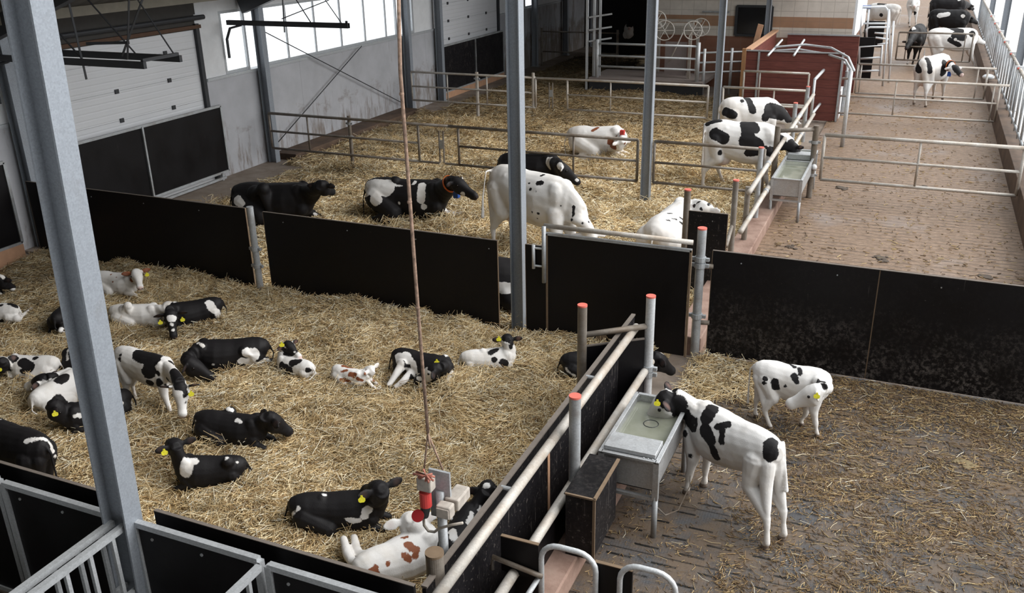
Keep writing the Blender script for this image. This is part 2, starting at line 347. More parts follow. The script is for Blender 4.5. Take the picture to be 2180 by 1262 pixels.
for i, (y0, y1, ms) in enumerate(((16.12, 16.95, ()), (17.3, 23.6, (18.45, 19.6, 20.75, 21.9, 23.0)), (23.95, 24.55, ()), (33.12, 34.08, ()))):
    fr = MB(); 
    for y in (y0+.03, y1-.03): fr.bar((WX-.06, y, 2.17), (WX-.06, y, 3.5), .06, .06)
    for y in ms: fr.bar((WX-.06, y, 2.17), (WX-.06, y, 3.5), .035, .05)
    fr.bar((WX-.06, y0, 2.2), (WX-.06, y1, 2.2), .05, .06); fr.bar((WX-.06, y0, 3.47), (WX-.06, y1, 3.47), .05, .06)
    f = struct(fr.build('window_%d' % (i+1), M['frame_alu']))
    MB().box((WX-.066, y0, 2.18), (WX-.058, y1, 3.5)).build('pane', M['glass'], f)
struct(MB().box((-14.2, 42, -.1), (-8.0, 42.2, 4)).build('wall_back', M['wall']))
struct(MB().box((-8.6, 36, -.1), (-2.05, 110, -.005)).build('floor', M['slats'])); struct(MB().box((-8.6, 96, -.1), (2.3, 96.2, 3.2)).build('wall_back', M['brownwall']))
# roof underside along the left wall, extended unseen so light comes from the right
c = MB(); c.add([(-14.3, -7, 3.62), (-14.3, 60, 3.62), (-3.5, 60, 7.28), (-3.5, -7, 7.28), (-14.3, -7, 3.74), (-14.3, 60, 3.74), (-3.5, 60, 7.4), (-3.5, -7, 7.4)],
    [(0,1,2,3), (7,6,5,4), (0,4,5,1), (1,5,6,2), (2,6,7,3), (3,7,4,0)])
struct(c.build('ceiling', M['ceil']))
bw = simple('unseen_near_wall', (.16,.15,.135), .8)
struct(MB().box((-14.3, -7.2, -.3), (30, -7, 8.5)).build('wall_near_blocker', bw)); struct(MB().box((-14.3, -7, 7.5), (30, 1.2, 7.7)).build('ceiling', M['ceil'])); struct(MB().box((-14.3, -7, -.3), (-14.1, 9, 3.6)).build('wall_left', bw)); struct(MB().box((-1.2, -7, -.3), (9, 1.0, -.02)).build('floor', M['concrete']))  # unseen end wall and flat ceiling added to block light from the camera side
struct(MB().box((-13.9, 17.4, -.05), (-13.28, 23.5, .14)).build('trim_8', M['brownwall'], bevel=.01))  # ledge at the wall foot; its side shade is put in as dark colour
c = MB().box((-13.9, 29.5, 3.55), (-3.2, 46, 3.7)); struct(c.build('ceiling', M['ceil']))  # flat sheet added above view to darken the far corner
c = MB()
for y in (10.2, 16.75, 23.3): c.bar((-13.8, y, 3.55), (-9.2, y, 5.15), .16, .3)
struct(c.build('trim_5', M['grey_dark']))
c = MB()
for x, z in ((-13.0, 3.9), (-11.6, 4.38), (-10.2, 4.86)): c.bar((x, 3, z), (x, 40, z), .08, .16)
struct(c.build('trim_6', simple('roof_purlin', (.20,.18,.14), .6)))
# concrete apron along the left wall beyond the fence and strip by door two
struct(MB().box((-13.9, 10.3, -.1), (-11.4, 17.6, -.012)).build('floor', M['concrete']))

# steel columns: I sections
def column(x, y, top, label, x2=None, y2=None, w=.17, d=.20, m='column', rot=0.0, group=None, z0=-.05):
    x2 = x if x2 is None else x2; y2 = y if y2 is None else y2
    t = thing('steel_column', label, 'column', (x, y, z0), group)
    c, s = math.cos(rot), math.sin(rot)
    def P(dx, dy, z, base): bx, by = (x, y) if base else (x2, y2); return (bx+dx*c-dy*s, by+dx*s+dy*c, z)
    for sx in (-1, 1): MB().bar(P(sx*w/2, 0, z0, 1), P(sx*w/2, 0, top, 0), d, .014, up=(c, s, 0)).build('flange', M[m], t)
    MB().bar(P(0, 0, z0, 1), P(0, 0, top, 0), w, .012, up=(-s, c, 0)).build('web', M[m], t)
    MB().box(V(x, y, z0)-V(w*.75, d*.75, 0), V(x, y, z0)+V(w*.75, d*.75, .025)).build('base_plate', M['galv'], t)
    return t
pb, pt_ = atY(250, 1090, 3.8), atY(48, 0, 3.8); k = (pb-pt_)/(pb[2]-pt_[2])
b0 = pb - k*(pb[2]+.05); t0 = pt_ + k*.6
column(b0[0], 3.83, t0[2], 'thick galvanised column rising through the straw pen corner, nearest the camera', x2=t0[0], y2=3.83, w=.19, d=.17, rot=.10)
column(-4.52, 10.42, 6.5, 'tall steel column in the gap between the black boards', w=.16, d=.16, rot=.0)
column(-4.55, 16.8, 6.5, 'tall steel column at the end of the second gate line', w=.16, d=.16)
p = atX(1520, 238, -4.5); column(-4.55, 23.35, 7, 'tall steel column in front of the red box', w=.15, d=.15)
p = at(1640, 8, 3.2); column(-4.5, 30.4, 7, 'steel column in front of the tiled wall window', w=.14, d=.14)
for y, l in ((17.15, 'steel wall column beside the wide bright window'), (23.75, 'steel wall column between bright window and far white door'), (10.6, 'steel wall column in the left corner by the black gate'), (25.75, 'steel wall column left of the far ribbed door'), (33.6, 'steel wall column at the stained far wall'), (40.0, 'last steel wall column before the dark corner'), (37.0, 'thin steel wall column beyond the stained wall')):
    column(-13.72, y, 3.75, l, w=.2, d=.16, m='column')
RC = [(26.45, 'nearest feed barrier column at the right edge'), (33.2, 'second feed barrier column from the right edge'), (40.6, 'third feed barrier column from the right edge'), (48.0, 'fourth feed barrier column from the right edge')]
for y, l in RC: column(2.33, y, 8, l, w=.17, d=.17, z0=.45)

# doors with ribbed white panels
def rib_door(n, y0, y1, z1, seams):
    d = struct(MB().box((WX-.1, y0, .0), (WX-.04, y1, z1)).build('door_%d' % n, M['door']))
    for z in seams: MB().box((WX-.045, y0, z-.005), (WX-.038, y1, z+.005)).build('seam', M['galv'], d)
    for z in seams:
        for y in (y0+.7, y0+2.15, y1-.95): MB().box((WX-.04, y-.045, z-.04), (WX-.015, y+.045, z+.04)).build('hinge_plate', M['grey_dark'], d)
    for y in (y0, y1): MB().bar((WX-.0, y, 0), (WX-.0, y, z1+.1), .08, .1).build('track', M['grey_dark'], d)
    MB().tube([(WX+.06, y0-.1, z1+.22), (WX+.06, y1+.2, z1+.22)], .05).build('spring_shaft', M['grey_dark'], d)
    MB().bar((WX+.0, y0-.1, z1+.04), (WX+.0, y1+.1, z1+.04), .1, .07).build('lintel', simple('weathered_lintel', (.10,.055,.035), .8), d)
    return d
rib_door(1, 10.85, 15.35, 3.22, (1.75, 2.3, 2.84))
rib_door(2, 26.1, 30.6, 3.22, (1.75, 2.3, 2.84))

def panel_gate(name, label, y0, y1, z0, z1, x, m='ply', wood=False, n=2, skid=True):
    t = thing(name, label, 'gate', (x, (y0+y1)/2, z0))
    f = MB(); 
    for z in (z0, z1): f.bar((x, y0, z), (x, y1, z), .05, .05)
    for y in (y0, y1): f.bar((x, y, z0), (x, y, z1), .05, .05)
    f.build('frame', M['galv'], t)
    for i in range(1, n): yy = y0+(y1-y0)*i/n; MB().bar((x+.02, yy, z0), (x+.02, yy, z1), .04, .04).build('centre_post', M['galv'], t)
    for i in range(n):
        a, b = y0+(y1-y0)*i/n+.025, y0+(y1-y0)*(i+1)/n-.025
        MB().box((x-.012, a, z0+.02), (x+.006, b, z1-.02)).build('board', M[m], t)
    if skid:
        for y in (y0+.3, y1-.25): MB().bar((x+.02, y, -.05), (x+.02, y, z0), .06, .05).build('foot', M['galv'], t)
        MB().bar((x+.07, y0+.2, .05), (x+.07, y1-.2, .05), .05, .05).build('ground_rail', M['galv'], t)
    if wood: MB().box((x-.03, y0, -.05), (x+.03, y1, z0-.02)).build('kick_board', M['wood_pale'], t)
    return t
panel_gate('board_gate', 'black two board gate in front of the near ribbed white door', 11.0, 15.6, .15, 1.58, -13.78)
panel_gate('board_gate', 'scratched dark board gate in front of the far ribbed white door', 26.05, 30.7, .16, 1.6, -13.78, 'ply_scratch', wood=True, skid=False)
panel_gate('board_gate', 'black board gate with timber kick board in the left corner', 6.2, 10.0, .28, 1.66, -13.5, n=1, wood=True, skid=False)

# overhead door rails with their perforated straps
def rail_set(label, y0, y1, x1, z, straps):
    t = thing('overhead_door_rail', label, 'rail', (-13.5, y0, z))
    for y in (y0, y1): 
        MB().bar((-13.75, y, z), (x1, y, z), .06, .10).build('rail', M['grey_dark'], t)
        MB().tube([(-13.82, y, z-.75), (-13.82, y, z-.35), (-13.7, y, z-.12), (-13.4, y, z-.05)], .025).build('curved_track', M['grey_dark'], t)
    MB().bar((x1-.05, y0, z+.07), (x1-.05, y1, z+.07), .05, .05).build('cross_bar', M['grey_dark'], t)
    for p, q in straps: MB().bar(p, q, .045, .008, up=(1, .2, 0)).build('strap', M['grey_dark'], t)
    return t
a1 = at(385, 125, 3.27); a2 = at(742, 55, 3.27)
ya, yb = a1[1], a2[1]
rail_set('dark overhead rails for the near door, hung on perforated straps', ya-.75, ya, a1[0], 3.27, [
    ((a1[0]-.1, ya, 3.3), (a1[0]-1.6, ya+.3, 5.0)), ((a1[0]-1.3, ya-.7, 3.0), (a1[0]-1.4, ya-.7, 4.9)), ((a1[0]-1.3, ya-.7, 3.3), (a1[0]-2.6, ya-.7, 4.6)), ((a1[0]-.9, ya, 3.3), (a1[0]-2.4, ya, 4.8)),
    ((a1[0]-.9, ya-.2, 3.25), (a1[0]-.5, ya-.1, 5.1)), ((a1[0]-.9, ya-.1, 3.5), (a1[0]-1.5, ya-.4, 3.5)), ((a1[0]-1.0, ya-.2, 3.3), (a1[0]-.6, ya+.6, 4.9))])
rail_set('dark overhead rail crossing the bright window, hung on perforated straps', yb-.0, yb+.02, a2[0], 3.27, [
    ((a2[0]-.15, yb, 3.3), (a2[0]-1.3, yb+.1, 4.7)), ((a2[0]-1.6, yb, 3.1), (a2[0]-1.5, yb, 4.7)), ((a2[0]-.9, yb, 3.3), (a2[0]-1.8, yb, 4.6))])
# thin wind bracing rods on the left wall
for i, (q0, q1, l) in enumerate((((552, 62), (862, 222), 'thin steel bracing rod falling to the right across the left wall'), ((590, 305), (770, 98), 'thin steel bracing rod rising to the right across the left wall'), ((700, 0), (600, 40), 'short bracing rod below the roof edge'))):
    tag(MB().tube([atX(*q0, WX+.12), atX(*q1, WX+.12)], .012, 6).build('bracing_rod', M['grey_dark'], smooth=True), l, 'rod')

# ---------------------------------------------------------------- tiled hut, red box, platform
hut = MB().box((-8.6, 31.0, -.1), (-2.0, 36, 5.2)); struct(hut.build('wall_far', M['tile']))
struct(MB().box((-2.0, 31.0, 1.65), (-1.93, 36, 5.2)).build('trim_7', M['white_steel']))
wf = MB(); p0, p1 = atY(1565, 74, 30.97), atY(1645, 14, 30.97)
for a, b in (((p0[0], p0[2]), (p1[0], p0[2])), ((p0[0], p1[2]), (p1[0], p1[2])), ((p0[0], p0[2]), (p0[0], p1[2])), ((p1[0], p0[2]), (p1[0], p1[2]))): wf.bar((a[0], 30.96, a[1]), (b[0], 30.96, b[1]), .08, .07)
wf = struct(wf.build('window_5', M['grey_dark']))
gm = simple('dark_window_pane', (.012,.012,.014), .12); MB().box((p0[0], 30.985, p0[2]), (p1[0], 30.995, p1[2])).build('pane', gm, wf)
t = thing('red_partition_box', 'red brown boarded enclosure in the middle of the barn, with timber top plank', 'enclosure', (-3.1, 26, 0))
x0, x1 = -4.35, -1.8
MB().box((x0, 26.0, 0), (x1, 26.08, 1.78)).build('front_board', M['redboard'], t)
MB().box((x1-.08, 26.4, 0), (x1, 27.2, .75)).build('white_board', M['white_steel'], t)
MB().box((x0, 26.08, 0), (x0+.08, 30.9, 1.78)).build('side_board', M['redboard'], t)
MB().box((x0-.04, 25.98, 1.78), (x0+.12, 31, 1.84)).build('top_plank', M['wood_pale'], t)
MB().box((x0-.1, 25.9, 0), (x0+.0, 26.0, 1.85)).build('corner_post', M['wood'], t)
MB().bar((x0, 25.98, 1.8), (x1, 25.98, 1.8), .06, .03).build('edge_strip', M['galv'], t)
for x in (x0+.35, x1-.03): MB().bar((x, 25.97, 0), (x, 25.97, 1.8), .05, .04).build('upright', M['galv'], t)
t = thing('red_partition_board', 'red brown boarded wall standing against the tiled hut', 'partition', (-2.8, 30.6, 0))
MB().box((-3.9, 30.75, 0), (-1.75, 30.85, 1.72)).build('board', M['redboard'], t)
MB().bar((-3.9, 30.74, 1.74), (-1.75, 30.74, 1.74), .06, .04).build('edge_strip', M['galv'], t)
t = thing('race_rails', 'curved galvanised pipe rails over the red boarded enclosure', 'rails', (-2.4, 28, 1.5))
for q, z in ((((1650, 100), (1715, 95), (1770, 102), (1806, 122), (1818, 150)), 1.9), (((1645, 108), (1700, 105), (1760, 115), (1800, 128), (1812, 150)), 1.75)):
    MB().tube([at(x, y, z) for x, y in q], .03).build('rail', M['galv_light'], t, smooth=True)
for q in (((1635, 118), (1665, 85)), ((1690, 118), (1712, 85))): MB().tube([at(*q[0], 1.8), at(*q[1], 1.9)], .03).build('cross_rail', M['galv_light'], t, smooth=True)
p = at(1812, 150, 1.8); MB().tube([p, (p[0], p[1], 0)], .05).build('post', M['galv_light'], t, smooth=True)
p = at(1805, 145, 1.2); MB().tube([p+V(-.25, 0, .2), p+V(-.02, 0, .1), p+V(.0, 0, -.25), p+V(-.25, 0, -.35)], .04).build('guard_hoop', M['galv_light'], t, smooth=True)
# raised platform with its treatment crate
o = MB().box((-9.85, 28.75, .3), (-6.1, 30.7, .42)).build('platform', simple('pale_platform_floor', (.33,.28,.26), .7, sc=3)); tag(o, 'pale raised platform in front of the dark opening', 'platform')
o2 = MB().box((-9.85, 28.8, -.05), (-6.1, 28.9, .3)).build('front_skirt', M['grey_dark'], o)
def railing(label, p, q, zs, posts, r=.03, m='galv_light', name='pipe_railing', pz=0.0, pr=.045, group=None, top=.12):
    p, q = V(*p), V(*q); t = thing(name, label, 'railing', (p[0], p[1], pz), group)
    for z in zs: MB().tube([(p[0], p[1], z), (q[0], q[1], z)], r).build('rail', M[m], t, smooth=True)
    for f in posts: e = p+(q-p)*f; MB().tube([(e[0], e[1], pz), (e[0], e[1], max(zs)+top)], pr).build('post', M[m], t, smooth=True)
    return t
railing('three bar railing along the front of the raised platform', (-9.6, 28.85, 0), (-6.3, 28.85, 0), (.78, 1.12, 1.5), (0, 1.0), pz=.4, r=.035, pr=.06)
railing('railing slanting back beside the platform', (-6.3, 28.9, 0), (-4.6, 29.8, 0), (.7, 1.0, 1.3), (0.1, .55, 1), pz=0)
t = thing('hoof_trimming_crate', 'steel cattle crate with round crank wheels on the raised platform', 'machine', (-7.4, 29.8, .42))
for x in (-8.0, -6.7):
    for y in (29.4, 30.5): MB().bar((x, y, .42), (x, y, 2.1), .09, .09).build('upright', M['pipe_pale'], t)
for y in (29.4, 30.5): MB().bar((-8.1, y, 2.1), (-6.6, y, 2.1), .08, .08).build('top_beam', M['pipe_pale'], t)
MB().box((-7.5, 29.42, .5), (-6.8, 29.47, 1.55)).build('side_plate', simple('pinkish_steel_plate', (.30,.25,.24), .5), t)
MB().tube([(-7.9, 29.3, .42), (-7.9, 29.3, 2.0)], .11).build('winch_drum', M['pipe_pale'], t, smooth=True)
MB().tube([(-6.9, 29.3, 1.9), (-7.3, 29.1, .9)], .02).build('lever', M['pipe_pale'], t, smooth=True)
def wheel(c, r, par):
    e = V(*c); ax = nz(V(.35, -1, .25)); u = nz(np.cross(ax, V(0, 0, 1))); v = np.cross(ax, u)
    w = MB().tube([e+r*(u*math.cos(a)+v*math.sin(a)) for a in np.linspace(0, 2*math.pi, 25)], .02, 6, False).build('crank_wheel', M['pipe_pale'], par, smooth=True)
    for k in range(3): a = k*math.pi/3; d = r*(u*math.cos(a)+v*math.sin(a)); sub(MB().tube([e-d, e+d], .012, 6), 'spoke', M['pipe_pale'], w)
wheel(atY(1400, 42, 29.2), .26, t); wheel(atY(1415, 65, 29.2), .30, t); wheel(atY(1475, 65, 29.2), .28, t); wheel(atY(1492, 58, 29.8), .27, t)
o = MB().box((-12.3, 37.0, 0), (-8.7, 37.08, 3.0)).build('darkness_sheet', M['dark']); tag(o, 'large black sheet put in for the darkness of the opening behind the platform', 'dark sheet')  # black sheet put where the opening only lies in deep shade
o = MB().box((-8.0, 33.2, 0), (-7.0, 33.3, 2.6)).build('darkness_panel', M['dark']); tag(o, 'black sheet put in for the darkness behind the crate with the crank wheels', 'board')  # second black sheet, put in for the dark behind the crate
t = thing('sort_gate_frame', 'tall galvanised twin post frame left of the platform', 'frame', (-9.9, 28.8, 0))
for q, dx in ((1250, 0), (1262, 0), (1272, 0)): e = at(q, 190, .0); MB().bar((e[0], 28.85+.15*(q-1250)/10, 0), (e[0], 28.85+.15*(q-1250)/10, 4.4), .07, .07).build('post', M['galv_light'], t)
for z in (1.55, 1.9, 2.3): MB().bar((-9.9, 28.85, z), (-9.2, 29.1, z+.1), .05, .05).build('bracket', M['galv'], t)
railing('low two bar rail in front of the stained far wall', (-13.4, 33.5, 0), (-10.3, 33.5, 0), (.55, 1.3), (0, .98), m='galv_worn', r=.025)

# ---------------------------------------------------------------- gates of three rails
def gate(label, p, q, zs=(.4, .8, 1.21), ups=(.35, .7), r=.027, m='galv_worn', name='field_gate', ends=(1, 1), top=None, group=None):
    p, q = V(*p), V(*q); t = thing(name, label, 'gate', (p[0], p[1], 0), group); top = top or (0, 1)
    f = MB().tube([(*(p+(q-p)*top[0])[:2], zs[-1]), (*(p+(q-p)*top[1])[:2], zs[-1])], r*1.15); f.tube([(*p[:2], zs[0]), (*q[:2], zs[0])], r)
    for k, e in enumerate((p, q)):
        if ends[k]: f.tube([(*e[:2], zs[0]), (*e[:2], zs[-1])], r)
    f.build('frame', M[m], t, smooth=True)
    for z in zs[1:-1]: MB().tube([(*p[:2], z), (*q[:2], z)], r*.9).build('rail', M[m], t, smooth=True)
    for u in ups: e = p+(q-p)*u; MB().tube([(*e[:2], zs[0]), (*e[:2], zs[-1])], r*.75).build('upright', M[m], t, smooth=True)
    return t
def post(label, x, y, z1, z0=0.0, r=.045, m='galv', cap=None, group=None, clamp=()):
    t = thing('fence_post', label, 'post', (x, y, z0), group)
    MB().tube([(x, y, z0), (x, y, z1)], r, 26).build('pole', M[m], t, smooth=False)
    if cap: MB().tube([(x, y, z1), (x, y, z1+.018)], r*1.04, 26).build('end_cap', M[cap], t)
    for z in clamp:
        c = MB().tube([(x, y, z-.03), (x, y, z+.03)], r*1.25, 14).build('clamp', M['galv'], t)
        sub(MB().box((x-r*2.0, y-.02, z-.02), (x+r*2.0, y+.02, z+.02)), 'clamp_ear', M['galv'], c)
    return t
def latch(label, x, y, z0=.42, z1=1.1):
    t = thing('gate_latch', label, 'latch', (x, y, z0))
    MB().tube([(x-.05, y, z0), (x-.05, y, z1)], .018).build('rod', M['galv_worn'], t); MB().tube([(x+.05, y, z0), (x+.05, y, z1)], .018).build('rod', M['galv_worn'], t)
    MB().box((x-.05, y-.02, z0+.3), (x+.05, y+.02, z0+.48)).build('slide', M['galv'], t)
Y1, Y2 = 16.85, 23.4
gate('three rail gate hinged to the wall column, front gate line', (-13.5, Y1, 0), (-9.6, Y1, 0), ups=(.27,), ends=(1, 1), top=(0, 1.19))
gate('long three rail gate between latch and column, front gate line', (-8.64, Y1, 0), (-4.75, Y1, 0), ups=(.66,), top=(-.06, 1))
gate('three rail gate between column and red capped posts, front gate line', (-4.42, Y1, 0), (-2.35, Y1, 0), ups=())
MB_ = MB().tube([(-9.6, Y1, .4), (-9.12, Y1, .4)], .025).tube([(-8.98, Y1, .4), (-8.64, Y1, .4)], .025); tag(MB_.build('bottom_rail', M['galv_worn']), 'short lower rails either side of the latch, front gate line', 'rail')
post('worn fence post standing in the left part of the front gate line', -11.36, Y1+.05, 1.27, r=.04, m='galv_worn', clamp=(1.1, .8)); latch('gate latch in the front gate line', -9.05, Y1)
gate('three rail gate hinged to the wall column, rear gate line', (-13.45, Y2, 0), (-9.55, Y2, 0), ups=(.3, .62), m='pipe_pale')
gate('long three rail gate between latch and column, rear gate line', (-8.62, Y2, 0), (-4.8, Y2, 0), ups=(.32, .6), m='pipe_pale', top=(-.24, 1))
gate('three rail gate between column and fence posts, rear gate line', (-4.42, Y2, 0), (-2.4, Y2, 0), ups=(.62,), m='pipe_pale')
post('pale fence post standing in the rear gate line', -11.36, Y2+.05, 1.28, r=.045, m='pipe_pale', clamp=(1.1, .8)); latch('gate latch in the rear gate line', -9.1, Y2)
post('short knobbed post left of the rear latch', -9.62, Y2, 1.34, .4, r=.04, m='pipe_pale')
gate('three rail gate before the red box', (-4.3, 25.6, 0), (-2.6, 25.6, 0), zs=(.45, .85, 1.3), ups=(.25,), m='pipe_pale')
# alley gates at right
gate('nearest three rail gate across the right alley', (-1.45, 18.3, 0), (1.97, 18.3, 0), zs=(.36, .80, 1.24), ups=(.5,), m='pipe_pale', r=.03)
gate('second three rail gate across the right alley', (-2.2, 26.2, 0), (2.0, 26.2, 0), zs=(.2, .66, 1.12), ups=(.42, .97), m='pipe_pale', top=(0, 1.05))
gate('third three rail gate across the right alley, behind the collared cow', (-1.65, 30.0, 0), (1.9, 30.0, 0), zs=(.0+.12, .55, 1.0), ups=(.03, .93), m='pipe_pale', top=(0, 1.06))
gate('far three rail gate before the cows at the feed barrier', (-.75, 36.2, 0), (1.65, 36.2, 0), zs=(.35, .82, 1.3), ups=(.12, .9), m='galv_worn')
post('worn post at the hinge of the nearest alley gate', -1.62, 18.25, 1.42, r=.055, m='galv_worn', clamp=(1.1, .45))
post('worn post carrying the second alley gate', -2.3, 26.15, 1.35, r=.06, m='galv', clamp=(1.1, .5))
post('galvanised round post in front of the white board', -1.75, 27.0, 1.2, r=.05, m='galv')
gate('short galvanised gate turned along the alley by the red box', (-2.32, 24.3, 0), (-2.28, 26.1, 0), zs=(.45, 1.35), ups=(), m='galv_light', r=.035)
# red capped posts and the two long rails along the alley
for y, l in ((13.59, 'red capped post beside the small black board, start of the long rails'), (15.89, 'second red capped post along the long rails'), (20.32, 'third red capped post, halfway up the long rails'), (22.51, 'last red capped post near the red box')):
    post(l, -2.28, y, 1.45, .15, cap='red_cap', m='galv_worn' if y < 15 else 'galv')
post('red capped post in front of the lying white cow', -2.84, 12.83, 1.45, 0, cap='red_cap', m='galv_worn', r=.05)
post('worn post where the short cross rail meets the long rails', -2.3, 17.98, 1.42, .1, m='galv_worn', r=.055)
post('plain worn post between the first red capped posts', -2.25, 14.6, 1.1, .15, m='galv_worn')
for a, b, l in (((-2.2, 14.4, 1.06), (-2.2, 18.2, 1.1), 'upper long rail, nearer half'), ((-2.2, 18.1, 1.1), (-2.2, 23.1, 1.18), 'upper long rail, farther half'), ((-2.18, 13.75, .60), (-2.18, 18.6, .62), 'lower long rail, nearer half'), ((-2.18, 18.5, .62), (-2.18, 23.5, .64), 'lower long rail, farther half')):
    t = thing('guard_rail', 'pale pipe running along the alley kerb, '+l, 'rail', a); MB().tube([a, b], .042, 14).build('pipe', M['pipe_pale'], t, smooth=True); MB().tube([V(*a)+.5*(V(*b)-V(*a))-V(0, .06, 0), V(*a)+.5*(V(*b)-V(*a))+V(0, .06, 0)], .052, 14).build('coupling', M['galv'], t, smooth=True)
t = thing('cross_rail', 'short worn pipe joining the long rails to the alley gate post', 'rail', (-2.3, 18.1, 1.35)); MB().tube([(-2.3, 18.0, 1.32), (-1.62, 18.25, 1.35)], .04, 12).build('pipe', M['galv_worn'], t, smooth=True)

# ---------------------------------------------------------------- black board fence between straw pens
YF = 10.22
def board(label, x0, x1, z1, y=YF, z0=.02, m='ply', seams=(), name='board_fence', edge='edge_grey'):
    t = thing(name, label, 'board', ((x0+x1)/2, y, z0)); xs = [x0]+list(seams)+[x1]
    for a, b in zip(xs[:-1], xs[1:]): MB().box((a+.006, y-.012, z0), (b-.006, y+.012, z1)).build('board', M[m], t)
    MB().box((x0, y-.014, z1), (x1, y+.014, z1+.006)).build('top_edge', M[edge], t)
    for x in (x0, x1): MB().box((x-.003, y-.013, z0), (x+.003, y+.013, z1)).build('side_edge', M['edge'], t)
    for x in seams: MB().box((x-.008, y-.008, z0), (x+.008, y+.008, z1)).build('seam', M['edge'], t)
    for x in np.arange(x0+.35, x1-.1, 1.1):
        for z in (z1-.12,): MB().tube([(x, y-.013, z), (x, y-.018, z)], .008, 8).build('bolt', M['galv'], t)
    return t
board('long black board at the left end of the pen front', -13.35, -8.82, 1.30)
board('long black board between slim post and tall column', -8.5, -4.73, 1.28)
board('narrow black board right of the tall column', -4.33, -4.02, 1.28)
board('scuffed black boards closing the alley right of the gate', -1.97, 3.4, 1.40, y=10.48, m='ply_dirty', seams=(-.07,))
post('slim post between the two long black boards', -8.65, 10.12, 1.37, r=.05, clamp=(.45, .72))
t = thing('board_gate', 'black board gate with a pipe along its top, between column and slatted alley', 'gate', (-3.1, YF, 0))
MB().box((-4.03, YF-.012, .06), (-2.2, YF+.012, 1.44)).build('board', M['ply'], t)
MB().box((-4.05, YF-.02, 1.44), (-2.17, YF+.02, 1.475)).build('top_edge', M['galv'], t)
MB().tube([(-4.08, YF+.03, 1.55), (-2.17, YF+.03, 1.55)], .032, 12).build('top_pipe', M['pipe_pale'], t, smooth=True)
MB().tube([(-4.06, YF-.04, .8), (-4.06, YF-.04, 1.56)], .028, 12).build('side_pipe', M['galv'], t, smooth=True)
for x in (-2.18, -4.03): MB().box((x-.012, YF-.02, .05), (x+.012, YF+.02, 1.46)).build('side_edge', M['edge'], t)
h = MB().tube([(-4.2, YF-.05, .98), (-4.2, YF-.05, 1.3)], .022).build('handle', M['galv_light'], t, smooth=True)
for z in (1.02, 1.26): sub(MB().tube([(-4.22, YF-.05, z), (-4.06, YF-.04, z)], .014), 'handle_arm', M['galv_light'], h)
for x, w in ((-2.95, .10), (-3.35, .14)): MB().box((x, YF-.016, .07), (x+w, YF-.012, .18)).build('chipped_corner', M['edge'], t)
post('red capped post at the hinge of the black board gate', -2.1, 10.4, 1.68, 0, r=.055, cap='red_cap', m='galv', clamp=(1.3, 1.22, .55))
t = thing('post_bracket', 'short pipe stubs joining the capped post to the alley boards', 'bracket', (-2.05, 10.44, .5))
for z in (.45, 1.2): MB().tube([(-2.1, 10.42, z), (-1.95, 10.46, z)], .03).build('stub', M['galv_worn'], t, smooth=True)
e0 = atY(1467, 448, 12.55); e1 = atY(1550, 462, 12.55)
board('small square black board behind the gate, next to a red capped post', e0[0], e1[0], e0[2], y=12.55, m='ply_scratch')
t = thing('post_bracket', 'rusty clamp joining the small black board to its post', 'bracket', (-2.5, 13.0, .5))
MB().tube([(e1[0], 12.56, .75), (-2.28, 13.5, .75)], .03).build('stub', M['galv_worn'], t, smooth=True)

# ---------------------------------------------------------------- slanting divider between calf pen and alley
XD = -2.52
t = thing('board_divider', 'black board divider with two pale pipes running up from the bottom centre', 'divider', (XD, 6.6, 0))
MB().box((XD-.015, 4.15, .03), (XD+.015, 6.35, 1.06)).build('board', M['ply_scratch'], t); MB().box((XD-.015, 6.36, .03), (XD+.015, 9.0, 1.06)).build('board', M['ply_scratch'], t)
MB().box((XD-.022, 4.15, 1.06), (XD+.022, 9.0, 1.075)).build('top_edge', M['edge_grey'], t)
MB().tube([(XD+.12, 4.1, 1.06), (XD+.12, 6.15, 1.06)], .042, 14).build('upper_pipe', M['pipe_pale'], t, smooth=True)
MB().tube([(XD+.12, 6.15, 1.06), (XD+.12, 8.7, 1.06)], .042, 14).build('upper_pipe', M['pipe_pale'], t, smooth=True)
MB().tube([(XD+.26, 4.2, .60), (XD+.26, 8.85, .60)], .042, 14).build('lower_pipe', M['pipe_pale'], t, smooth=True)
MB().box((XD+.235, 4.2, .0), (XD+.255, 8.95, .57)).build('kick_board', M['ply'], t)
for y in (5.4, 7.4): MB().tube([(XD, y, 1.06), (XD+.12, y, 1.06)], .02).build('spacer', M['galv'], t)
MB().box((XD+.016, 6.33, .1), (XD+.022, 6.38, .85)).build('split_edge', M['wood_pale'], t)
post('red capped post nearest the camera, standing on the kerb', -2.24, 6.3, 1.45, .2, r=.05, cap='red_cap', m='galv')
post('red capped post with clamps at the far end of the slanting divider', -2.24, 8.65, 1.45, .2, r=.05, cap='red_cap', m='galv_light', clamp=(.55, .62))
post('red capped post inside the calf pen before the black calf', -2.83, 8.16, 1.45, 0, r=.05, cap='red_cap', m='galv_worn')
t = thing('cross_rail', 'short pipe and black board linking the two red capped posts', 'rail', (-2.5, 8.4, .1))
MB().tube([(-2.83, 8.16, 1.12), (-2.24, 8.65, 1.12)], .032, 12).build('pipe', M['galv_worn'], t, smooth=True)
c = MB(); c.bar((-2.80, 8.2, .5), (-2.28, 8.6, .5), .02, .95); c.build('board', M['ply'], t)
MB().bar((-2.80, 8.2, .985), (-2.28, 8.6, .985), .024, .015).build('top_edge', M['edge_grey'], t)
t = thing('black_wooden_box', 'black board box with raw timber edges on the kerb beside the trough', 'box', (-2.04, 6.2, .2))
MB().box((-2.16, 5.86, .2), (-1.92, 6.5, .80)).build('body', M['ply_scratch'], t, bevel=.004)
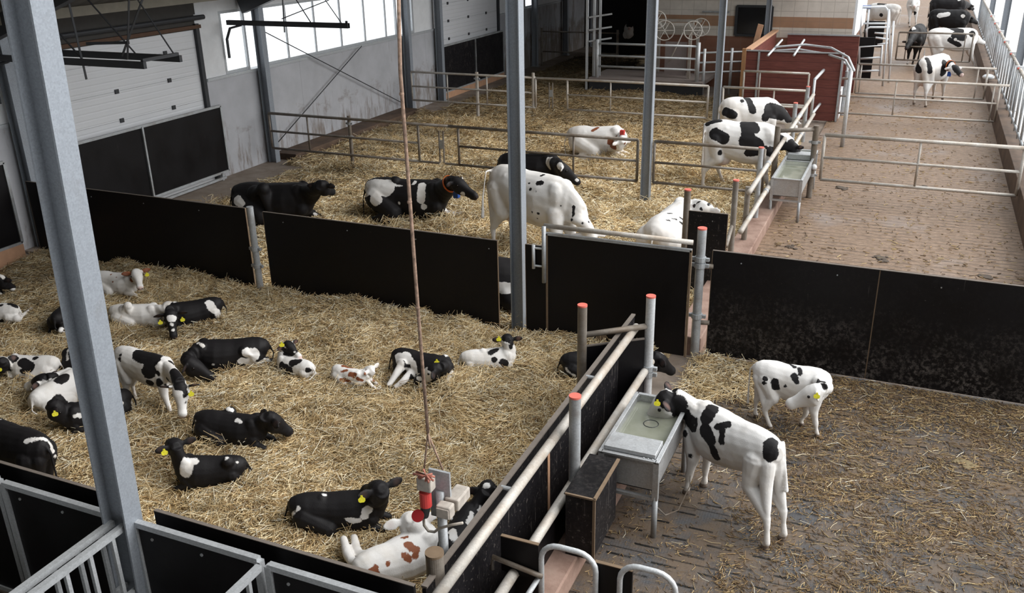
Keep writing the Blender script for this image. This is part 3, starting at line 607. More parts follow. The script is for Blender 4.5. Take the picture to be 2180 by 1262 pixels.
MB().box((-1.922, 5.85, .8), (-1.895, 6.5, .815)).build('edge', M['edge'], t); MB().box((-2.16, 5.845, .8), (-1.90, 5.862, .815)).build('edge', M['edge'], t); MB().box((-1.922, 5.848, .2), (-1.90, 5.862, .8)).build('edge', M['edge'], t)
MB().box((-2.17, 5.85, .80), (-1.9, 6.5, .806)).build('lid', M['ply_dirty'], t)
# ---- troughs
def trough(label, x0, x1, y0, y1, z=.78, d=.30, lid=(0, .28), cow=False, m='stainless', bend=.0):
    t = thing('water_trough', label, 'trough', ((x0+x1)/2, (y0+y1)/2, 0)); b = MB(); g = .008; zb = z-d
    b.box((x0, y0, zb), (x0+g, y1, z)).box((x1-g, y0, zb), (x1, y1, z)).box((x0, y0, zb), (x1, y0+g, z)).box((x0, y1-g, zb), (x1, y1, z)).box((x0, y0, zb), (x1, y1, zb+g)).build('basin', M[m], t)
    r = MB(); w = .025
    r.box((x0-w, y0-w, z-.01), (x0+w*.6, y1+w, z+.012)).box((x1-w*.6, y0-w, z-.01), (x1+w, y1+w, z+.012)).box((x0, y0-w, z-.01), (x1, y0+w*.6, z+.012)).box((x0, y1-w*.6, z-.01), (x1, y1+w, z+.012)).build('rim', M[m], t, bevel=.004)
    MB().box((x0+g, y0+g, z-.14), (x1-g, y1-g, z-.07)).build('water', M['water'], t)
    for x in (x0, x1):
        for y in (y0, y1): 
            MB().bar((x, y, z), (x, y, zb-.08), .05, .05).build('bracket', M[m], t); MB().tube([(x, y, 0), (x, y, zb-.05)], .026).build('leg', M['galv'], t, smooth=True)
    MB().bar((x0, y0, zb-.08), (x1, y0, zb-.08), .04, .03).build('cross_bar', M[m], t)
    l0, l1 = y0+lid[0]*(y1-y0), y0+lid[1]*(y1-y0)
    f = MB().box((x0+.01, l0, z-.06), (x1-.02, l1, z+.05)).build('float_cover', M[m], t, bevel=.006)
    return t, f
t, f = trough('near stainless water trough where the calf drinks', -2.10, -1.60, 6.62, 7.75, lid=(.02, .25))
for k in range(3): sub(MB().tube([(-1.72+.04*k, 6.63, .79), (-1.72+.04*k, 6.62, .79)], .009, 8), 'bolt', M['galv_light'], f)
MB().tube([(-1.85+.07*math.cos(a), 7.35+.07*math.sin(a), .712) for a in np.linspace(0, 6.283, 17)], .004, 4).build('drain_ring', M['grey_dark'], t)
w = MB().tube([(-1.6, 6.62, .34), (-1.52, 6.7, .20), (-1.45, 6.9, .14), (-1.4, 7.1, .28), (-1.42, 7.2, .33)], .006, 6).build('loose_wire', M['galv_worn']); tag(w, 'thin bent wire hanging from the near trough', 'wire')
t, f = trough('far stainless water trough where the cow drinks', -2.12, -1.62, 16.5, 18.9, z=.78, d=.32, lid=(.74, .86))
MB().box((-2.1, 17.9, .77), (-1.64, 17.93, .79)).build('divider_bar', M['stainless'], t)
MB().ball((-1.58, 18.2, .62), .06).build('float_ball', M['whitep'], t, smooth=True)
# ---- small things at the bottom centre
e = atY(1072, 1143, 5.03)
t = thing('board_fence', 'small black board on a pipe hook at the bottom centre', 'board', (-2.2, 5.03, .2))
MB().box((-2.36, 5.02, .60), (-2.06, 5.045, .91)).build('board', M['ply'], t); MB().box((-2.36, 5.018, .91), (-2.06, 5.047, .917)).build('top_edge', M['edge'], t)
MB().tube([(-2.42, 4.98, .62), (-2.42, 5.0, .72), (-2.02, 5.0, .66)], .02).build('hook', M['galv_worn'], t, smooth=True)
MB().box((-2.34, 5.06, .0+.2), (-2.08, 5.08, .6)).build('lower_board', M['ply'], t)
for xs, l in (((-2.04, -1.62), 'left arched pipe guard at the bottom of the picture'), ((-1.44, -1.04), 'right arched pipe guard at the bottom of the picture')):
    a, b = xs; r = .14; pts = [(a, 5.03, .0)]+[(a+r-r*math.cos(q), 5.03, .80+r*math.sin(q)) for q in np.linspace(0, math.pi/2, 6)]+[(b-r+r*math.sin(q), 5.03, .80+r*math.cos(q)) for q in np.linspace(0, math.pi/2, 6)]+[(b, 5.03, 0)]
    tag(MB().tube(pts, .021, 12).build('pipe_guard', M['galv_light'], smooth=True), l, 'guard')
t = thing('board_fence', 'black board between the two arched pipe guards', 'board', (-1.5, 5.06, 0))
MB().box((-1.64, 5.06, 0), (-1.36, 5.085, .86)).build('board', M['ply'], t); MB().box((-1.64, 5.058, .86), (-1.36, 5.087, .866)).build('top_edge', M['edge'], t)
tag(MB().tube([(-2.22, 4.75, .3), (-2.06, 5.02, .62)], .02).build('slanted_pipe', M['galv_light'], smooth=True), 'short slanted pipe below the small black board', 'pipe')

# ---------------------------------------------------------------- near rim: black board with galvanised calf pen fronts
t = thing('board_fence', 'long black board along the near edge of the straw pen, left piece', 'board', (-7, 4.03, 0))
MB().box((-9, 4.02, 0), (-5.02, 4.045, 1.2)).build('board', M['ply'], t); MB().box((-9, 4.018, 1.2), (-5.02, 4.047, 1.206)).build('top_edge', M['edge_grey'], t)
t = thing('board_fence', 'long black board along the near edge of the straw pen, right piece', 'board', (-3.7, 4.0, 0))
MB().box((-4.66, 3.99, 0), (-2.5, 4.015, 1.2)).build('board', M['ply'], t); MB().box((-4.66, 3.988, 1.2), (-2.5, 4.017, 1.206)).build('top_edge', M['edge_grey'], t)
def pen_front(label, x0, x1, y=3.86, z0=.03, z1=1.17):
    t = thing('calf_pen_fence', label, 'pen front', ((x0+x1)/2, y, 0))
    MB().bar((x0, y, z1), (x1, y, z1), .045, .045).build('top_rail', M['frame_alu'], t)
    for x in (x0, x1): MB().bar((x, y, 0), (x, y, z1), .05, .05).build('upright', M['frame_alu'], t)
    MB().bar((x0, y, z0), (x1, y, z0), .04, .04).build('bottom_rail', M['frame_alu'], t)
    MB().box((x0+.03, y-.006, z0), (x1-.03, y+.006, z1-.02)).build('board', M['ply'], t)
    for x in np.arange(x0+.15, x1, .45): MB().tube([(x, y-.006, z1-.1), (x, y-.014, z1-.1)], .012, 8).build('bolt', M['galv'], t)
    return t
pen_front('galvanised calf pen front with black board, left of the thick column', -6.05, -4.93)
pen_front('galvanised calf pen front with black board, right of the thick column', -4.72, -3.62)
pen_front('galvanised calf pen front with black board, towards the bottom centre', -3.52, -2.62, y=3.84)
pen_front('galvanised calf pen front with black board at the far left edge', -7.25, -6.14, y=3.88)
def pen_side(label, x, y1=3.8, y0=1.6, dbl=True):
    t = thing('barred_pen_divider', label, 'pen divider', (x, y1, 0))
    for dx in ((0, -.11) if dbl else (0,)):
        MB().bar((x+dx, y0, 1.17), (x+dx, y1, 1.17), .045, .045).build('top_rail', M['frame_alu'], t); MB().bar((x+dx, y0, .62), (x+dx, y1, .62), .035, .035).build('lower_rail', M['frame_alu'], t)
        for y in np.arange(y1-.12, y0, -.20): MB().bar((x+dx, y, .62), (x+dx, y, 1.15), .028, .028).build('bar', M['frame_alu'], t)
    return t
pen_side('barred divider of the calf pens below the thick column', -4.76)
pen_side('barred calf pen divider at the bottom, right of the first', -3.57, dbl=False)

# ---------------------------------------------------------------- cable post with sockets
t = thing('socket_post', 'galvanised post with junction boxes and a red socket at the bottom centre', 'post', (-2.62, 4.62, 0))
MB().tube([(-2.62, 4.62, 0), (-2.62, 4.62, 1.5)], .035, 14).build('pole', M['galv'], t, smooth=True)
MB().bar((-2.62, 4.62, 1.28), (-2.62, 4.62, 1.66), .16, .02, up=(0, 1, 0)).build('bracket', M['galv'], t)
MB().bar((-2.70, 4.60, 1.38), (-2.70, 4.60, 1.62), .02, .10, up=(0, 1, 0)).build('bracket', M['galv'], t)
b = MB().box((-2.60, 4.50, 1.36), (-2.49, 4.58, 1.46)).build('junction_box', M['box_grey'], t, bevel=.012); sub(MB().box((-2.59, 4.492, 1.375), (-2.50, 4.50, 1.445)), 'box_lid', M['box_grey'], b)
MB().box((-2.58, 4.59, 1.38), (-2.47, 4.78, 1.47)).build('junction_box', M['box_grey'], t, bevel=.012)
e = atY(907, 1028, 4.5); MB().box(e-V(.055, .04, .05), e+V(.055, .04, .055)).build('socket_housing', M['box_grey'], t, bevel=.012)
e1 = atY(906, 1060, 4.5); MB().tube([e1+V(0, 0, .05), e1-V(0, 0, .06)], .042, 16).build('red_socket', M['red'], t, smooth=False)
e2 = atY(902, 1092, 4.5); MB().tube([e1-V(0, 0, .06), e2-V(0, 0, .02)], .034, 16).build('plug', M['grey_dark'], t)
e3 = atY(890, 1098, 4.44); MB().tube([e3, e3+nz(EYE-e3+V(-2.0, .6, 0))*.012], .043, 24).build('socket_flap', M['red_dark'], t)
q = [(902, 1105), (903, 1118), (912, 1130), (925, 1132), (936, 1124), (962, 1117), (985, 1113)]
MB().tube([atY(*a, 4.52) for a in q], .010, 8).build('hanging_cord', M['pipe_pale'], t, smooth=True)
for s in range(7):
    c0 = atY(905, 1010, 4.47); a = s*1.1; MB().tube([c0+V(.075*math.cos(a), -.01*s, .02*math.sin(a*2)), c0+V(.02, -.02, .01), c0+V(.07*math.sin(a), 0, -.05*math.cos(a)-.01)], .008, 6).build('twine', M['pinkrope'], t, smooth=True)
post('thick round post with a bare top at the bottom centre', -2.53, 4.33, 1.2, 0, r=.062, m='galv_worn', cap='edge')
ct, cb = atY(848, -30, 4.62), atY(911, 920, 4.62); cm = atY(872, 420, 4.62); cq = atY(893, 700, 4.62); ck = atY(852, 150, 4.62)
t = thing('hanging_cable', 'brown flecked cable hanging from above down to the socket post', 'cable', cb)
MB().tube([ct, ck, cm, cq, cb], .0115, 10).build('cable', M['rope'], t, smooth=True)
for a, b in (((911, 920), (903, 1000)), ((911, 920), (916, 955)), ((912, 925), (943, 1000))): MB().tube([atY(*a, 4.62), atY(*b, 4.58)], .007, 8).build('cable_end', M['rope'], t, smooth=True)
for y_ in (200, 430, 655): 
    f = y_/920; e = atY(872 if y_ == 430 else (855 if y_ == 200 else 889), y_, 4.62); MB().ball(e, .016, 8).build('knot', M['rope'], t, smooth=True)

# ---------------------------------------------------------------- feed barrier at right
t = thing('feed_barrier', 'long galvanised feed barrier on the brown wall at the right', 'barrier', (2.2, 30, .5))
MB().tube([(2.2, 17, 1.78), (2.2, 90, 1.78)], .035, 10).build('top_rail', M['pipe_pale'], t, smooth=True)
MB().tube([(2.2, 17, .72), (2.2, 90, .72)], .03, 10).build('bottom_rail', M['galv'], t, smooth=True)
for i, y in enumerate(np.arange(18.0, 46, .85)):
    MB().tube([(2.2, y, .6), (2.2, y, 1.78)], .021, 8).build('upright', M['galv'], t, smooth=True)
    MB().tube([(2.2, y+.15, .72), (2.2, y+.38, 1.72)], .018, 8).build('locking_bar', M['galv'], t, smooth=True)
for y in np.arange(19.2, 40, 2.6):
    c = MB().box((2.12, y-.05, 1.70), (2.28, y+.05, 1.85)).build('release_head', M['galv_light'], t); sub(MB().ball((2.16, y-.06, 1.80), .028, 8), 'knob', M['red_cap'], c)
tag(MB().ball((2.0, 31.0, .62), .17, 12, (1, 1, .5)).build('drinking_bowl', M['galv_light'], smooth=True), 'small round drinking bowl on the brown wall ahead of the collared cow', 'bowl')
# crush gates left of the upper right cows
t = thing('selection_gate', 'galvanised gate frames with black board beside the tiled hut', 'gate', (-1.3, 31.5, 0))
MB().box(atY(1820, 168, 31.6), atY(1864, 80, 31.6)+V(0, .04, 0)).build('board', M['ply'], t)
MB().box(atY(1836, 100, 34), atY(1885, 45, 34)+V(0, .04, 0)).build('board', M['ply'], t)
for q, Y in ((((1832, 165), (1832, 20), (1838, 15), (1885, 15), (1893, 25), (1893, 140)), 33.5), (((1845, 80), (1845, 62), (1852, 58), (1893, 58)), 33.4), (((1828, 165), (1830, 100), (1878, 97), (1872, 162)), 31.2)):
    MB().tube([atY(*a, Y) for a in q], .035).build('hoop', M['galv_light'], t, smooth=True)
for a, b, Y in (((1832, 125), (1875, 122), 31.2), ((1830, 152), (1874, 150), 31.2), ((1838, 50), (1893, 50), 33.5), ((1850, 20), (1845, 72), 33.5), ((1862, 70), (1890, 72), 33.4), ((1864, 80), (1892, 84), 33), ((1868, 95), (1890, 92), 33), ((1893, 20), (1878, 192), 32.4), ((1903, 45), (1890, 195), 33.2)):
    MB().tube([atY(*a, Y), atY(*b, Y)], .032).build('rail', M['galv_light'], t, smooth=True)
p = atY(1855, 190, 32); 
tag(MB().box(atY(1832, 18, 33.6), atY(1855, 12, 33.6)+V(0, .08, 0)).build('blue_bracket', M['blue']), 'small blue bracket on top of the crush gate hoop', 'bracket')
# a few loose planks by the tiled window
tag(MB().bar(atY(1608, 95, 28.5), atY(1620, 52, 28.5), .16, .04, up=(0, 1, 0)).build('leaning_plank', M['wood_pale']), 'pale plank leaning before the tiled wall window', 'plank')
tag(MB().tube([atY(1495, 25, 30.9), atY(1553, 26, 30.9)], .025).build('wall_pipe', M['galv']), 'thin pipe on the tiled wall left of the window', 'pipe')
# ---------------------------------------------------------------- cattle
# T rump centre, W chest centre, P poll, N nose: (photo x, photo y, height). hoof order: hind near/far, front near/far
# coat marks: 'k'/'w', radius, x1,y1,x2,y2...  (stroke across the hide; k = dark colour, w = white)
CATTLE = [
# ---- calf pen
dict(k='calf', l='black and white calf at the far left edge, only head and pale foreleg showing', S=.5, b='k', T=(-70,615,.2), W=(-18,608,.22), P=(2,588,.40), N=(26,606,.20), fl=[[(-5,625,.1),(12,628,.05),(28,618,.04)]], side=1, pt=['w',4,0,585,8,590,'w',6,-5,625,28,618,'w',8,-40,600]),
dict(k='calf', l='white calf with small black spots stretching a hind leg, cut off by the left edge', S=.5, b='w', T=(20,668,.18), W=(-60,665,.2), P=(-85,640,.4), N=(-110,660,.2), hl=[[(35,678,.14),(42,676,.08),(68,656,.05)]], side=1, pt=['k',7,22,646,32,650,'k',5,4,684,'k',4,3,650]),
dict(k='calf', l='black calf with one white knee, mostly hidden behind the big steel column', S=.5, b='k', T=(128,682,.2), W=(165,650,.2), P=(188,630,.36), N=(208,628,.2), side=-1, fl=None, hl=[[(140,680,.2),(128,704,.14),(140,708,.05)]], pt=['w',10,130,704,140,712]),
dict(k='calf', ek=1, l='white calf with reddish brown patches round its eyes against the black boards', S=.52, b='w', c='r', T=(222,598,.2), W=(280,603,.2), P=(289,575,.44), N=(300,616,.24), side=1, ear=1, tag=[(313,584)], pt=['k',5,279,578,280,596,'k',5,306,592,306,602,'k',5,262,582,'k',4,315,578,'k',1.5,236,584,'k',1.2,248,590,'k',1.2,240,600,'k',1.5,262,618,'k',1.2,250,578]),
dict(k='calf', l='all white calf lying behind the black calf with the white blaze', S=.5, b='w', hump=(272, 651, 0.34), T=(258,670,.17), W=(328,668,.17), P=(352,650,.3), N=(372,640,.14), side=1, pt=['k',1.8,308,674,'k',1,272,646]),
dict(k='calf', l='black calf with a white triangle on its lowered face and a white hind leg', S=.56, b='k', T=(438,660,.22), W=(385,668,.22), P=(362,664,.42), N=(370,722,.1), side=-1, hl=[[(448,655,.22),(456,664,.1),(474,682,.05)]], tag=[(388,686),(343,690)], pt=['w',7,362,678,370,678,'w',4,366,690,'w',2.5,368,702,'w',8,444,645,458,662,474,680,'w',4,372,640]),
dict(k='calf', ek=1, l='standing black and white calf lowering its white blazed face towards the straw', S=.55, b='w', stand=1, T=(272,768,.55), W=(352,790,.53), P=(381,822,.56), N=(386,880,.27), hoof=[(293,872),(272,866),(362,900),(398,868)], tag=[(396,862)], ear=1,
  pt=['k',20,300,752,325,762,'k',18,315,790,'k',10,318,815,'k',9,338,815,'k',5,336,795,'k',14,372,790,378,812,'k',8,366,772,'k',12,360,812,'k',14,382,818,388,835,'w',7,380,838,384,848,'w',6,384,862,387,876,'k',5,255,765,'k',4,238,752,'w',3,340,803,'k',3,374,862,'k',4,396,856,'k',4,352,820,'k',5,407,826]),
dict(k='calf', l='black calf with a white chest lying behind the standing spotted calf', S=.52, b='k', T=(165,765,.2), W=(222,768,.22), P=(240,755,.38), N=(252,790,.12), side=1, pt=['w',10,232,786,242,796,'w',5,236,778,'w',2.5,145,745,143,765]),
dict(k='calf', ek=1, l='black and white calf with a yellow tag lying at the left edge', S=.5, b='w', T=(100,782,.17), W=(30,780,.19), P=(8,768,.33), N=(-22,790,.14), side=1, fl=[[(22,800,.12),(35,806,.06),(8,812,.04)]], tag=[(9,788)], pt=['k',14,5,770,10,790,'k',12,50,772,62,780,'k',7,75,762,'k',7,48,790,'w',4,26,770,'w',4,-15,788]),
dict(k='calf', ek=1, l='white calf with large black patches curled up with its nose pointing left', S=.56, b='w', T=(98,850,.19), W=(158,812,.2), P=(92,800,.36), N=(28,830,.1), side=1, pt=['k',12,112,796,70,810,'k',8,40,824,'w',5,58,817,48,822,'k',13,128,808,136,802,'k',14,125,850,135,868]),
dict(k='calf', l='black calf with large yellow ear tag, head tucked beside the thick steel column', S=.55, b='k', T=(238,864,.2), W=(168,886,.2), P=(134,868,.36), N=(168,912,.08), side=1, tag=[(117,880)], pt=['w',5,160,886,170,884,'w',6,250,862,248,870,'w',4,234,852,260,858]),
dict(k='calf', l='big black calf with a white flank stripe, near left corner of the straw pen', S=.72, b='k', stand=1, T=(78,968,.62), W=(-45,925,.62), P=(-110,900,.65), N=(-150,930,.4), hoof=[(95,1085),(60,1060),(-40,1040),(-70,1030)], pt=['w',7,58,938,98,936,'w',5,104,942,112,960,'w',3,118,970,126,978,'w',6,-2,880]),
dict(k='calf', l='large black calf with a white belly curled up asleep, head on the straw', S=.64, b='k', T=(540,750,.22), W=(432,755,.24), P=(405,762,.34), N=(462,804,.07), side=1, hl=[[(520,748,.3),(570,765,.14),(505,784,.06),(494,787,.05)]], pt=['w',13,528,752,540,755,'w',9,516,768,560,772,'w',7,570,768,505,786,'w',3,422,730,432,736,'w',3,453,776]),
dict(k='calf', ek=1, l='small calf with a black head and a yellow tag, white back with black patches', S=.40, b='w', T=(648,786,.13), W=(606,772,.15), P=(612,728,.40), N=(634,752,.30), side=1, hl=[[(660,790,.12),(665,795,.05),(680,796,.03)]], tag=[(600,733)], pt=['k',12,612,726,625,742,'k',8,608,748,618,752,'k',11,600,780,615,790,'k',8,622,772,636,768,'k',6,656,788,'k',5,596,724,'w',2,627,750,'w',5,596,760]),
dict(k='calf', l='tiny red and white calf curled up on the straw', S=.36, b='w', c='r', T=(725,795,.12), W=(768,806,.12), P=(786,784,.24), N=(757,796,.11), side=1, fl=[[(785,805,.12),(800,815,.06),(812,828,.03)],[(780,808,.12),(792,822,.06),(806,830,.03)]], ear=1, pt=['k',7,735,772,752,776,'k',4,728,790,738,788,'k',5,745,796,755,798,'k',4,725,808,745,812,'k',4,762,806,770,810,'k',3,777,797,'k',4,796,810,'k',4,806,818]),
dict(k='calf', l='black and white calf lying on its side, head folded back and legs stretched out', S=.56, b='k', T=(862,770,.19), W=(945,787,.2), P=(928,778,.36), N=(882,806,.17), side=1, lr=1.25, hl=[[(858,775,.24),(842,798,.15),(826,822,.05)],[(878,795,.14),(858,812,.1),(840,826,.04)]], fl=[[(962,795,.18),(948,822,.11),(930,850,.04)],[(925,812,.12),(902,822,.09),(880,838,.04)]], tag=[(930,770)],
  pt=['w',10,848,760,850,775,842,798,828,822,'w',8,862,755,872,768,'w',9,868,790,858,812,840,826,'w',8,880,775,882,790,'w',4,935,748,950,756,'w',5,964,768,968,780,'w',9,905,790,915,800,900,822,'w',6,885,800,895,806,'w',7,962,795,948,822,930,850,'k',2.5,912,786,'k',3,920,776,'k',2,886,798,'k',4,890,832,884,838]),
dict(k='calf', ek=1, l='white calf with black patches and a black head, back turned, below the tall column', S=.46, b='w', hump=(1028, 750, 0.25), T=(1005,768,.14), W=(1080,760,.17), P=(1080,716,.44), N=(1074,714,.20), side=1, hl=[[(1000,765,.15),(990,772,.07),(976,774,.03)]], tag=[(1062,721)], ear=1, pt=['k',14,1078,712,1090,722,'k',6,1088,738,'k',7,1045,750,1058,744,'k',8,1070,770,1075,775,'k',6,1052,765,'k',5,1018,742,1028,740,'k',5,1056,716,'k',6,1108,722,'k',5,1112,748,'w',7,1095,742]),
dict(k='calf', l='black calf with a white forehead lying behind the tall board and red capped posts', S=.60, b='k', T=(1225,780,.2), W=(1345,782,.22), P=(1400,752,.42), N=(1436,786,.16), side=1, pt=['w',7,1412,742,'w',3,1396,790,'w',3,1205,785,1225,800]),
dict(k='calf', l='black calf with a small white star on its shoulder lying in mid straw', S=.56, b='k', hump=(490, 878, 0.31), T=(448,905,.2), W=(545,915,.2), P=(578,880,.42), N=(614,908,.2), side=-1, pt=['w',5,505,894,512,898,'w',4,486,868,494,874,'w',3,592,874,'w',3,416,896]),
dict(k='calf', l='black calf with a white shoulder saddle holding its head up, back turned', S=.50, b='k', hump=(486, 983, 0.3), T=(482,1000,.16), W=(408,1000,.19), P=(372,940,.50), N=(352,936,.32), side=1, hl=[[(488,990,.2),(520,992,.12),(548,1010,.04)]], tag=[(350,962)], ear=1, pt=['w',14,400,985,396,1003,'w',9,415,982,'w',5,482,974,'w',2.5,505,984,'w',3.5,540,996,547,1003]),
dict(k='calf', l='black calf with a white throat patch and one ear raised, near the front boards', S=.58, b='k', hump=(686, 1066, 0.32), T=(658,1088,.2), W=(790,1080,.22), P=(806,1030,.58), N=(778,1034,.42), side=-1, tag=[(770,1062)], ear=1, pt=['w',9,785,1085,775,1098,'w',6,740,1106,765,1108,'w',5,636,1082,622,1098,'w',4,690,1053,'w',3,834,1085]),
dict(k='calf', l='white calf with red brown patches sprawled on its side against the front boards', S=.60, b='w', c='r', T=(806,1208,.2), W=(895,1165,.2), P=(890,1132,.32), N=(862,1130,.12), side=1, lr=1.25, hl=[[(785,1205,.26),(750,1195,.22),(740,1178,.2),(731,1146,.18)],[(790,1185,.2),(765,1182,.17),(758,1168,.15),(753,1142,.14)]], pt=['k',9,868,1160,880,1168,'k',8,888,1172,884,1182,'k',7,860,1182,870,1190,'k',5,825,1200,'k',10,780,1222,798,1218,'k',5,800,1208,'k',4,855,1145,868,1142]),
dict(k='calf', l='black calf with a white poll and white shoulder beside the slanting divider', S=.50, b='k', T=(968,1165,.2), W=(1002,1100,.2), P=(1036,1032,.46), N=(1042,1018,.26), side=1, pt=['w',7,1035,1014,'w',5,1022,1082,1032,1084,'w',6,1004,1092,998,1112,'w',9,962,1130,968,1145]),
# ---- slatted alley
dict(k='calf', ek=1, l='tall black and white calf drinking from the near steel trough', S=.74, b='w', stand=1, T=(1618,968,.72), W=(1490,898,.68), P=(1412,838,.93), N=(1378,888,.66), hoof=[(1630,1168),(1660,1152),(1443,1058),(1488,1040)], tag=[(1390,853),(1440,835)], ear=1, tail=[(1668,940,.90),(1672,990,.70),(1674,1048,.48)],
  pt=['k',22,1410,845,1440,860,'k',17,1448,880,1452,905,'k',8,1458,922,'k',14,1385,855,'w',12,1402,874,1415,888,'w',4,1420,866,'k',16,1515,868,1505,890,'k',15,1500,915,1512,935,'k',11,1518,955,1524,972,'k',9,1528,908,1548,905,'k',8,1538,915,1537,940,'k',16,1642,945,1640,970,'k',9,1660,935,'k',6,1470,970,'k',9,1438,828,'w',3,1478,905]),
dict(k='calf', l='small white calf with black flecks standing in the alley looking back', S=.60, b='w', stand=1, T=(1652,806,.52), W=(1728,818,.52), P=(1738,822,.72), N=(1676,854,.50), hoof=[(1658,925),(1606,893),(1732,955),(1700,905)], tag=[(1739,842)], ear=1,
  pt=['k',7,1690,800,1696,812,'k',4,1680,775,1692,782,'k',5,1702,785,1704,795,'k',5,1700,768,1710,768,'k',8,1742,810,1755,822,'k',7,1650,812,1652,825,'k',4,1625,815,'k',3,1672,822,'k',6,1628,805]),
# ---- cows behind the black boards
dict(k='cow', l='black cow lying left of the others behind the black boards', S=1.0, b='k', hump=(560, 402, 0.75), T=(530,425,.44), W=(645,425,.47), P=(684,386,.95), N=(708,402,.70), side=1, fl=[[(648,448,.3),(668,452,.12),(676,458,.06)]], pt=['w',10,505,425,512,432,'w',5,672,456]),
dict(k='cow', l='black and white cow with an orange and blue collar lying on straw', S=1.0, b='k', hump=(842, 388, 0.72), T=(812,414,.46), W=(930,420,.46), P=(970,378,1.02), N=(1012,412,.78), side=-1, collar='orange', fl=[[(935,440,.3),(950,452,.12),(992,455,.06)]], pt=['w',20,785,400,822,398,'w',14,800,425,'w',7,830,392,880,388,'w',9,898,396,896,425,'w',7,903,440,'k',8,856,380,874,384,'w',4,978,367,985,380,'w',5,985,412,'w',8,950,450,990,455,'w',3,850,433,'k',12,845,380,868,388,'w',4,1010,406]),
dict(k='cow', l='big white cow with small black flecks grazing the straw behind the tall column', S=1.12, b='w', stand=1, T=(1080,400,1.05), W=(1195,430,1.02), P=(1252,490,.62), N=(1243,538,.16), hoof=[(1050,538),(1075,545),(1190,585),(1225,575)], tail=[(1034,365,1.35),(1028,420,.95),(1027,465,.6)],
  pt=['k',6,1145,390,1152,388,'k',3,1152,374,1158,372,'k',3,1126,390,'k',3,1130,402,'k',2,1119,397,'k',3,1147,455,'k',2,1145,465,'k',3,1222,440,1220,460,'k',4,1217,468,'k',2,1194,438,'k',2,1105,369,'k',2,1133,452,'k',3,1254,465,1253,472,'k',2,1252,453,'k',2,1196,460,'k',2,1240,475,'k',2,1141,408]),
dict(k='cow', l='black cow with a white shoulder lying behind the big white cow', S=1.0, b='k', T=(1095,358,.42), W=(1170,360,.46), P=(1200,346,.85), N=(1230,380,.5), side=1, pt=['w',10,1168,340,1168,352,'w',8,1192,352,1196,362,'w',4,1228,384]),
dict(k='cow', l='red and white cow lying with its head turned down, in the middle pen', S=1.0, b='w', c='r', T=(1240,298,.42), W=(1308,298,.44), P=(1322,296,.62), N=(1282,322,.22), side=1, collar='white', pt=['k',7,1300,302,1308,312,'k',4,1312,290,'k',4,1262,278,1272,272,'k',3,1278,268,'k',3,1330,305]),
dict(k='cow', l='white cow with black dashes lying behind the small black board', S=1.05, b='w', T=(1405,505,.42), W=(1462,462,.46), P=(1502,434,.82), N=(1528,466,.42), side=1, pt=['k',3,1422,454,1430,454,'k',2.5,1430,465,1440,467,'k',3,1448,463,1455,468,'k',3,1448,473,1456,478,'k',2.5,1418,468,1426,470,'k',4,1478,438,'k',4,1492,445,'k',4,1508,435,'k',5,1520,424,'k',4,1474,420,1485,424]),
dict(k='cow', ek=1, l='black and white cow drinking from the far trough', S=1.08, b='w', stand=1, T=(1530,295,1.05), W=(1632,302,1.02), P=(1688,305,.98), N=(1702,340,.62), hoof=[(1500,388),(1566,362),(1634,374),(1612,360)], tail=[(1500,262,1.35),(1497,310,1.0),(1494,352,.55)], ear=1,
  pt=['k',13,1522,285,1540,295,'k',8,1508,262,1530,256,'k',14,1590,262,1592,290,'k',17,1590,300,1610,310,'k',10,1600,262,1608,275,'k',13,1660,300,1665,320,'k',12,1640,322,1650,330,'k',14,1685,310,1700,330,'k',10,1595,325,1630,320,'k',6,1533,325,'k',5,1640,346,'w',5,1556,272]),
dict(k='cow', l='black and white cow standing beyond the drinking cow, by the red box', S=1.0, b='w', stand=1, T=(1565,240,1.05), W=(1632,240,1.02), P=(1672,250,.9), N=(1702,275,.5), hoof=[(1553,305),(1570,300),(1625,300),(1640,296)], pt=['k',10,1545,238,1560,245,'k',8,1590,210,1602,235,'k',16,1640,235,1665,240,'k',12,1680,250,'k',10,1630,250,'k',5,1580,215]),
# ---- far right alley
dict(k='cow', l='black and white cow with an orange and blue collar standing in the alley', S=1.0, b='w', stand=1, T=(1966,148,1.05), W=(2008,138,1.05), P=(2036,140,1.2), N=(2060,166,.95), collar='orange', hoof=[(1970,228),(1946,222),(2010,205),(2000,195)], tail=[(1968,118,1.4),(1969,150,.95),(1969,180,.6)], pt=['k',7,1955,130,1956,150,'k',6,1974,125,1980,152,'k',13,2020,130,2010,150,'k',9,2035,140,2045,155,'w',4,2044,134,2052,150,'w',5,2058,166]),
dict(k='cow', l='black cow with a white face stripe walking towards the camera, head low', S=1.0, b='k', stand=1, T=(1960,68,1.05), W=(1944,80,1.05), P=(1925,94,1.0), N=(1919,122,.55), hoof=[(1955,110),(1965,110),(1920,134),(1935,134)], pt=['w',4,1936,52,1946,62,'w',3,1922,98,'w',3,1919,120,'w',7,1920,130,'w',7,1935,130]),
dict(k='cow', l='black and white cow standing sideways at the feed barrier', S=1.05, b='w', stand=1, T=(1995,82,1.05), W=(2066,82,1.05), P=(2086,66,1.1), N=(2104,95,.7), hoof=[(1990,128),(2002,124),(2060,140),(2070,132)], pt=['k',7,2015,58,2045,66,'k',9,2035,75,2050,78,'k',5,2022,85,2042,96,'k',7,2070,72,'k',4,1978,62,'w',3,2034,84]),
dict(k='cow', l='black cow at the feed barrier behind the spotted one', S=1.05, b='k', stand=1, T=(1995,38,1.05), W=(2052,40,1.05), P=(2072,30,1.1), N=(2090,52,.7), hoof=[(1992,84),(2000,80),(2050,88),(2060,84)], pt=['w',5,2000,33,2018,30,'w',4,2050,34]),
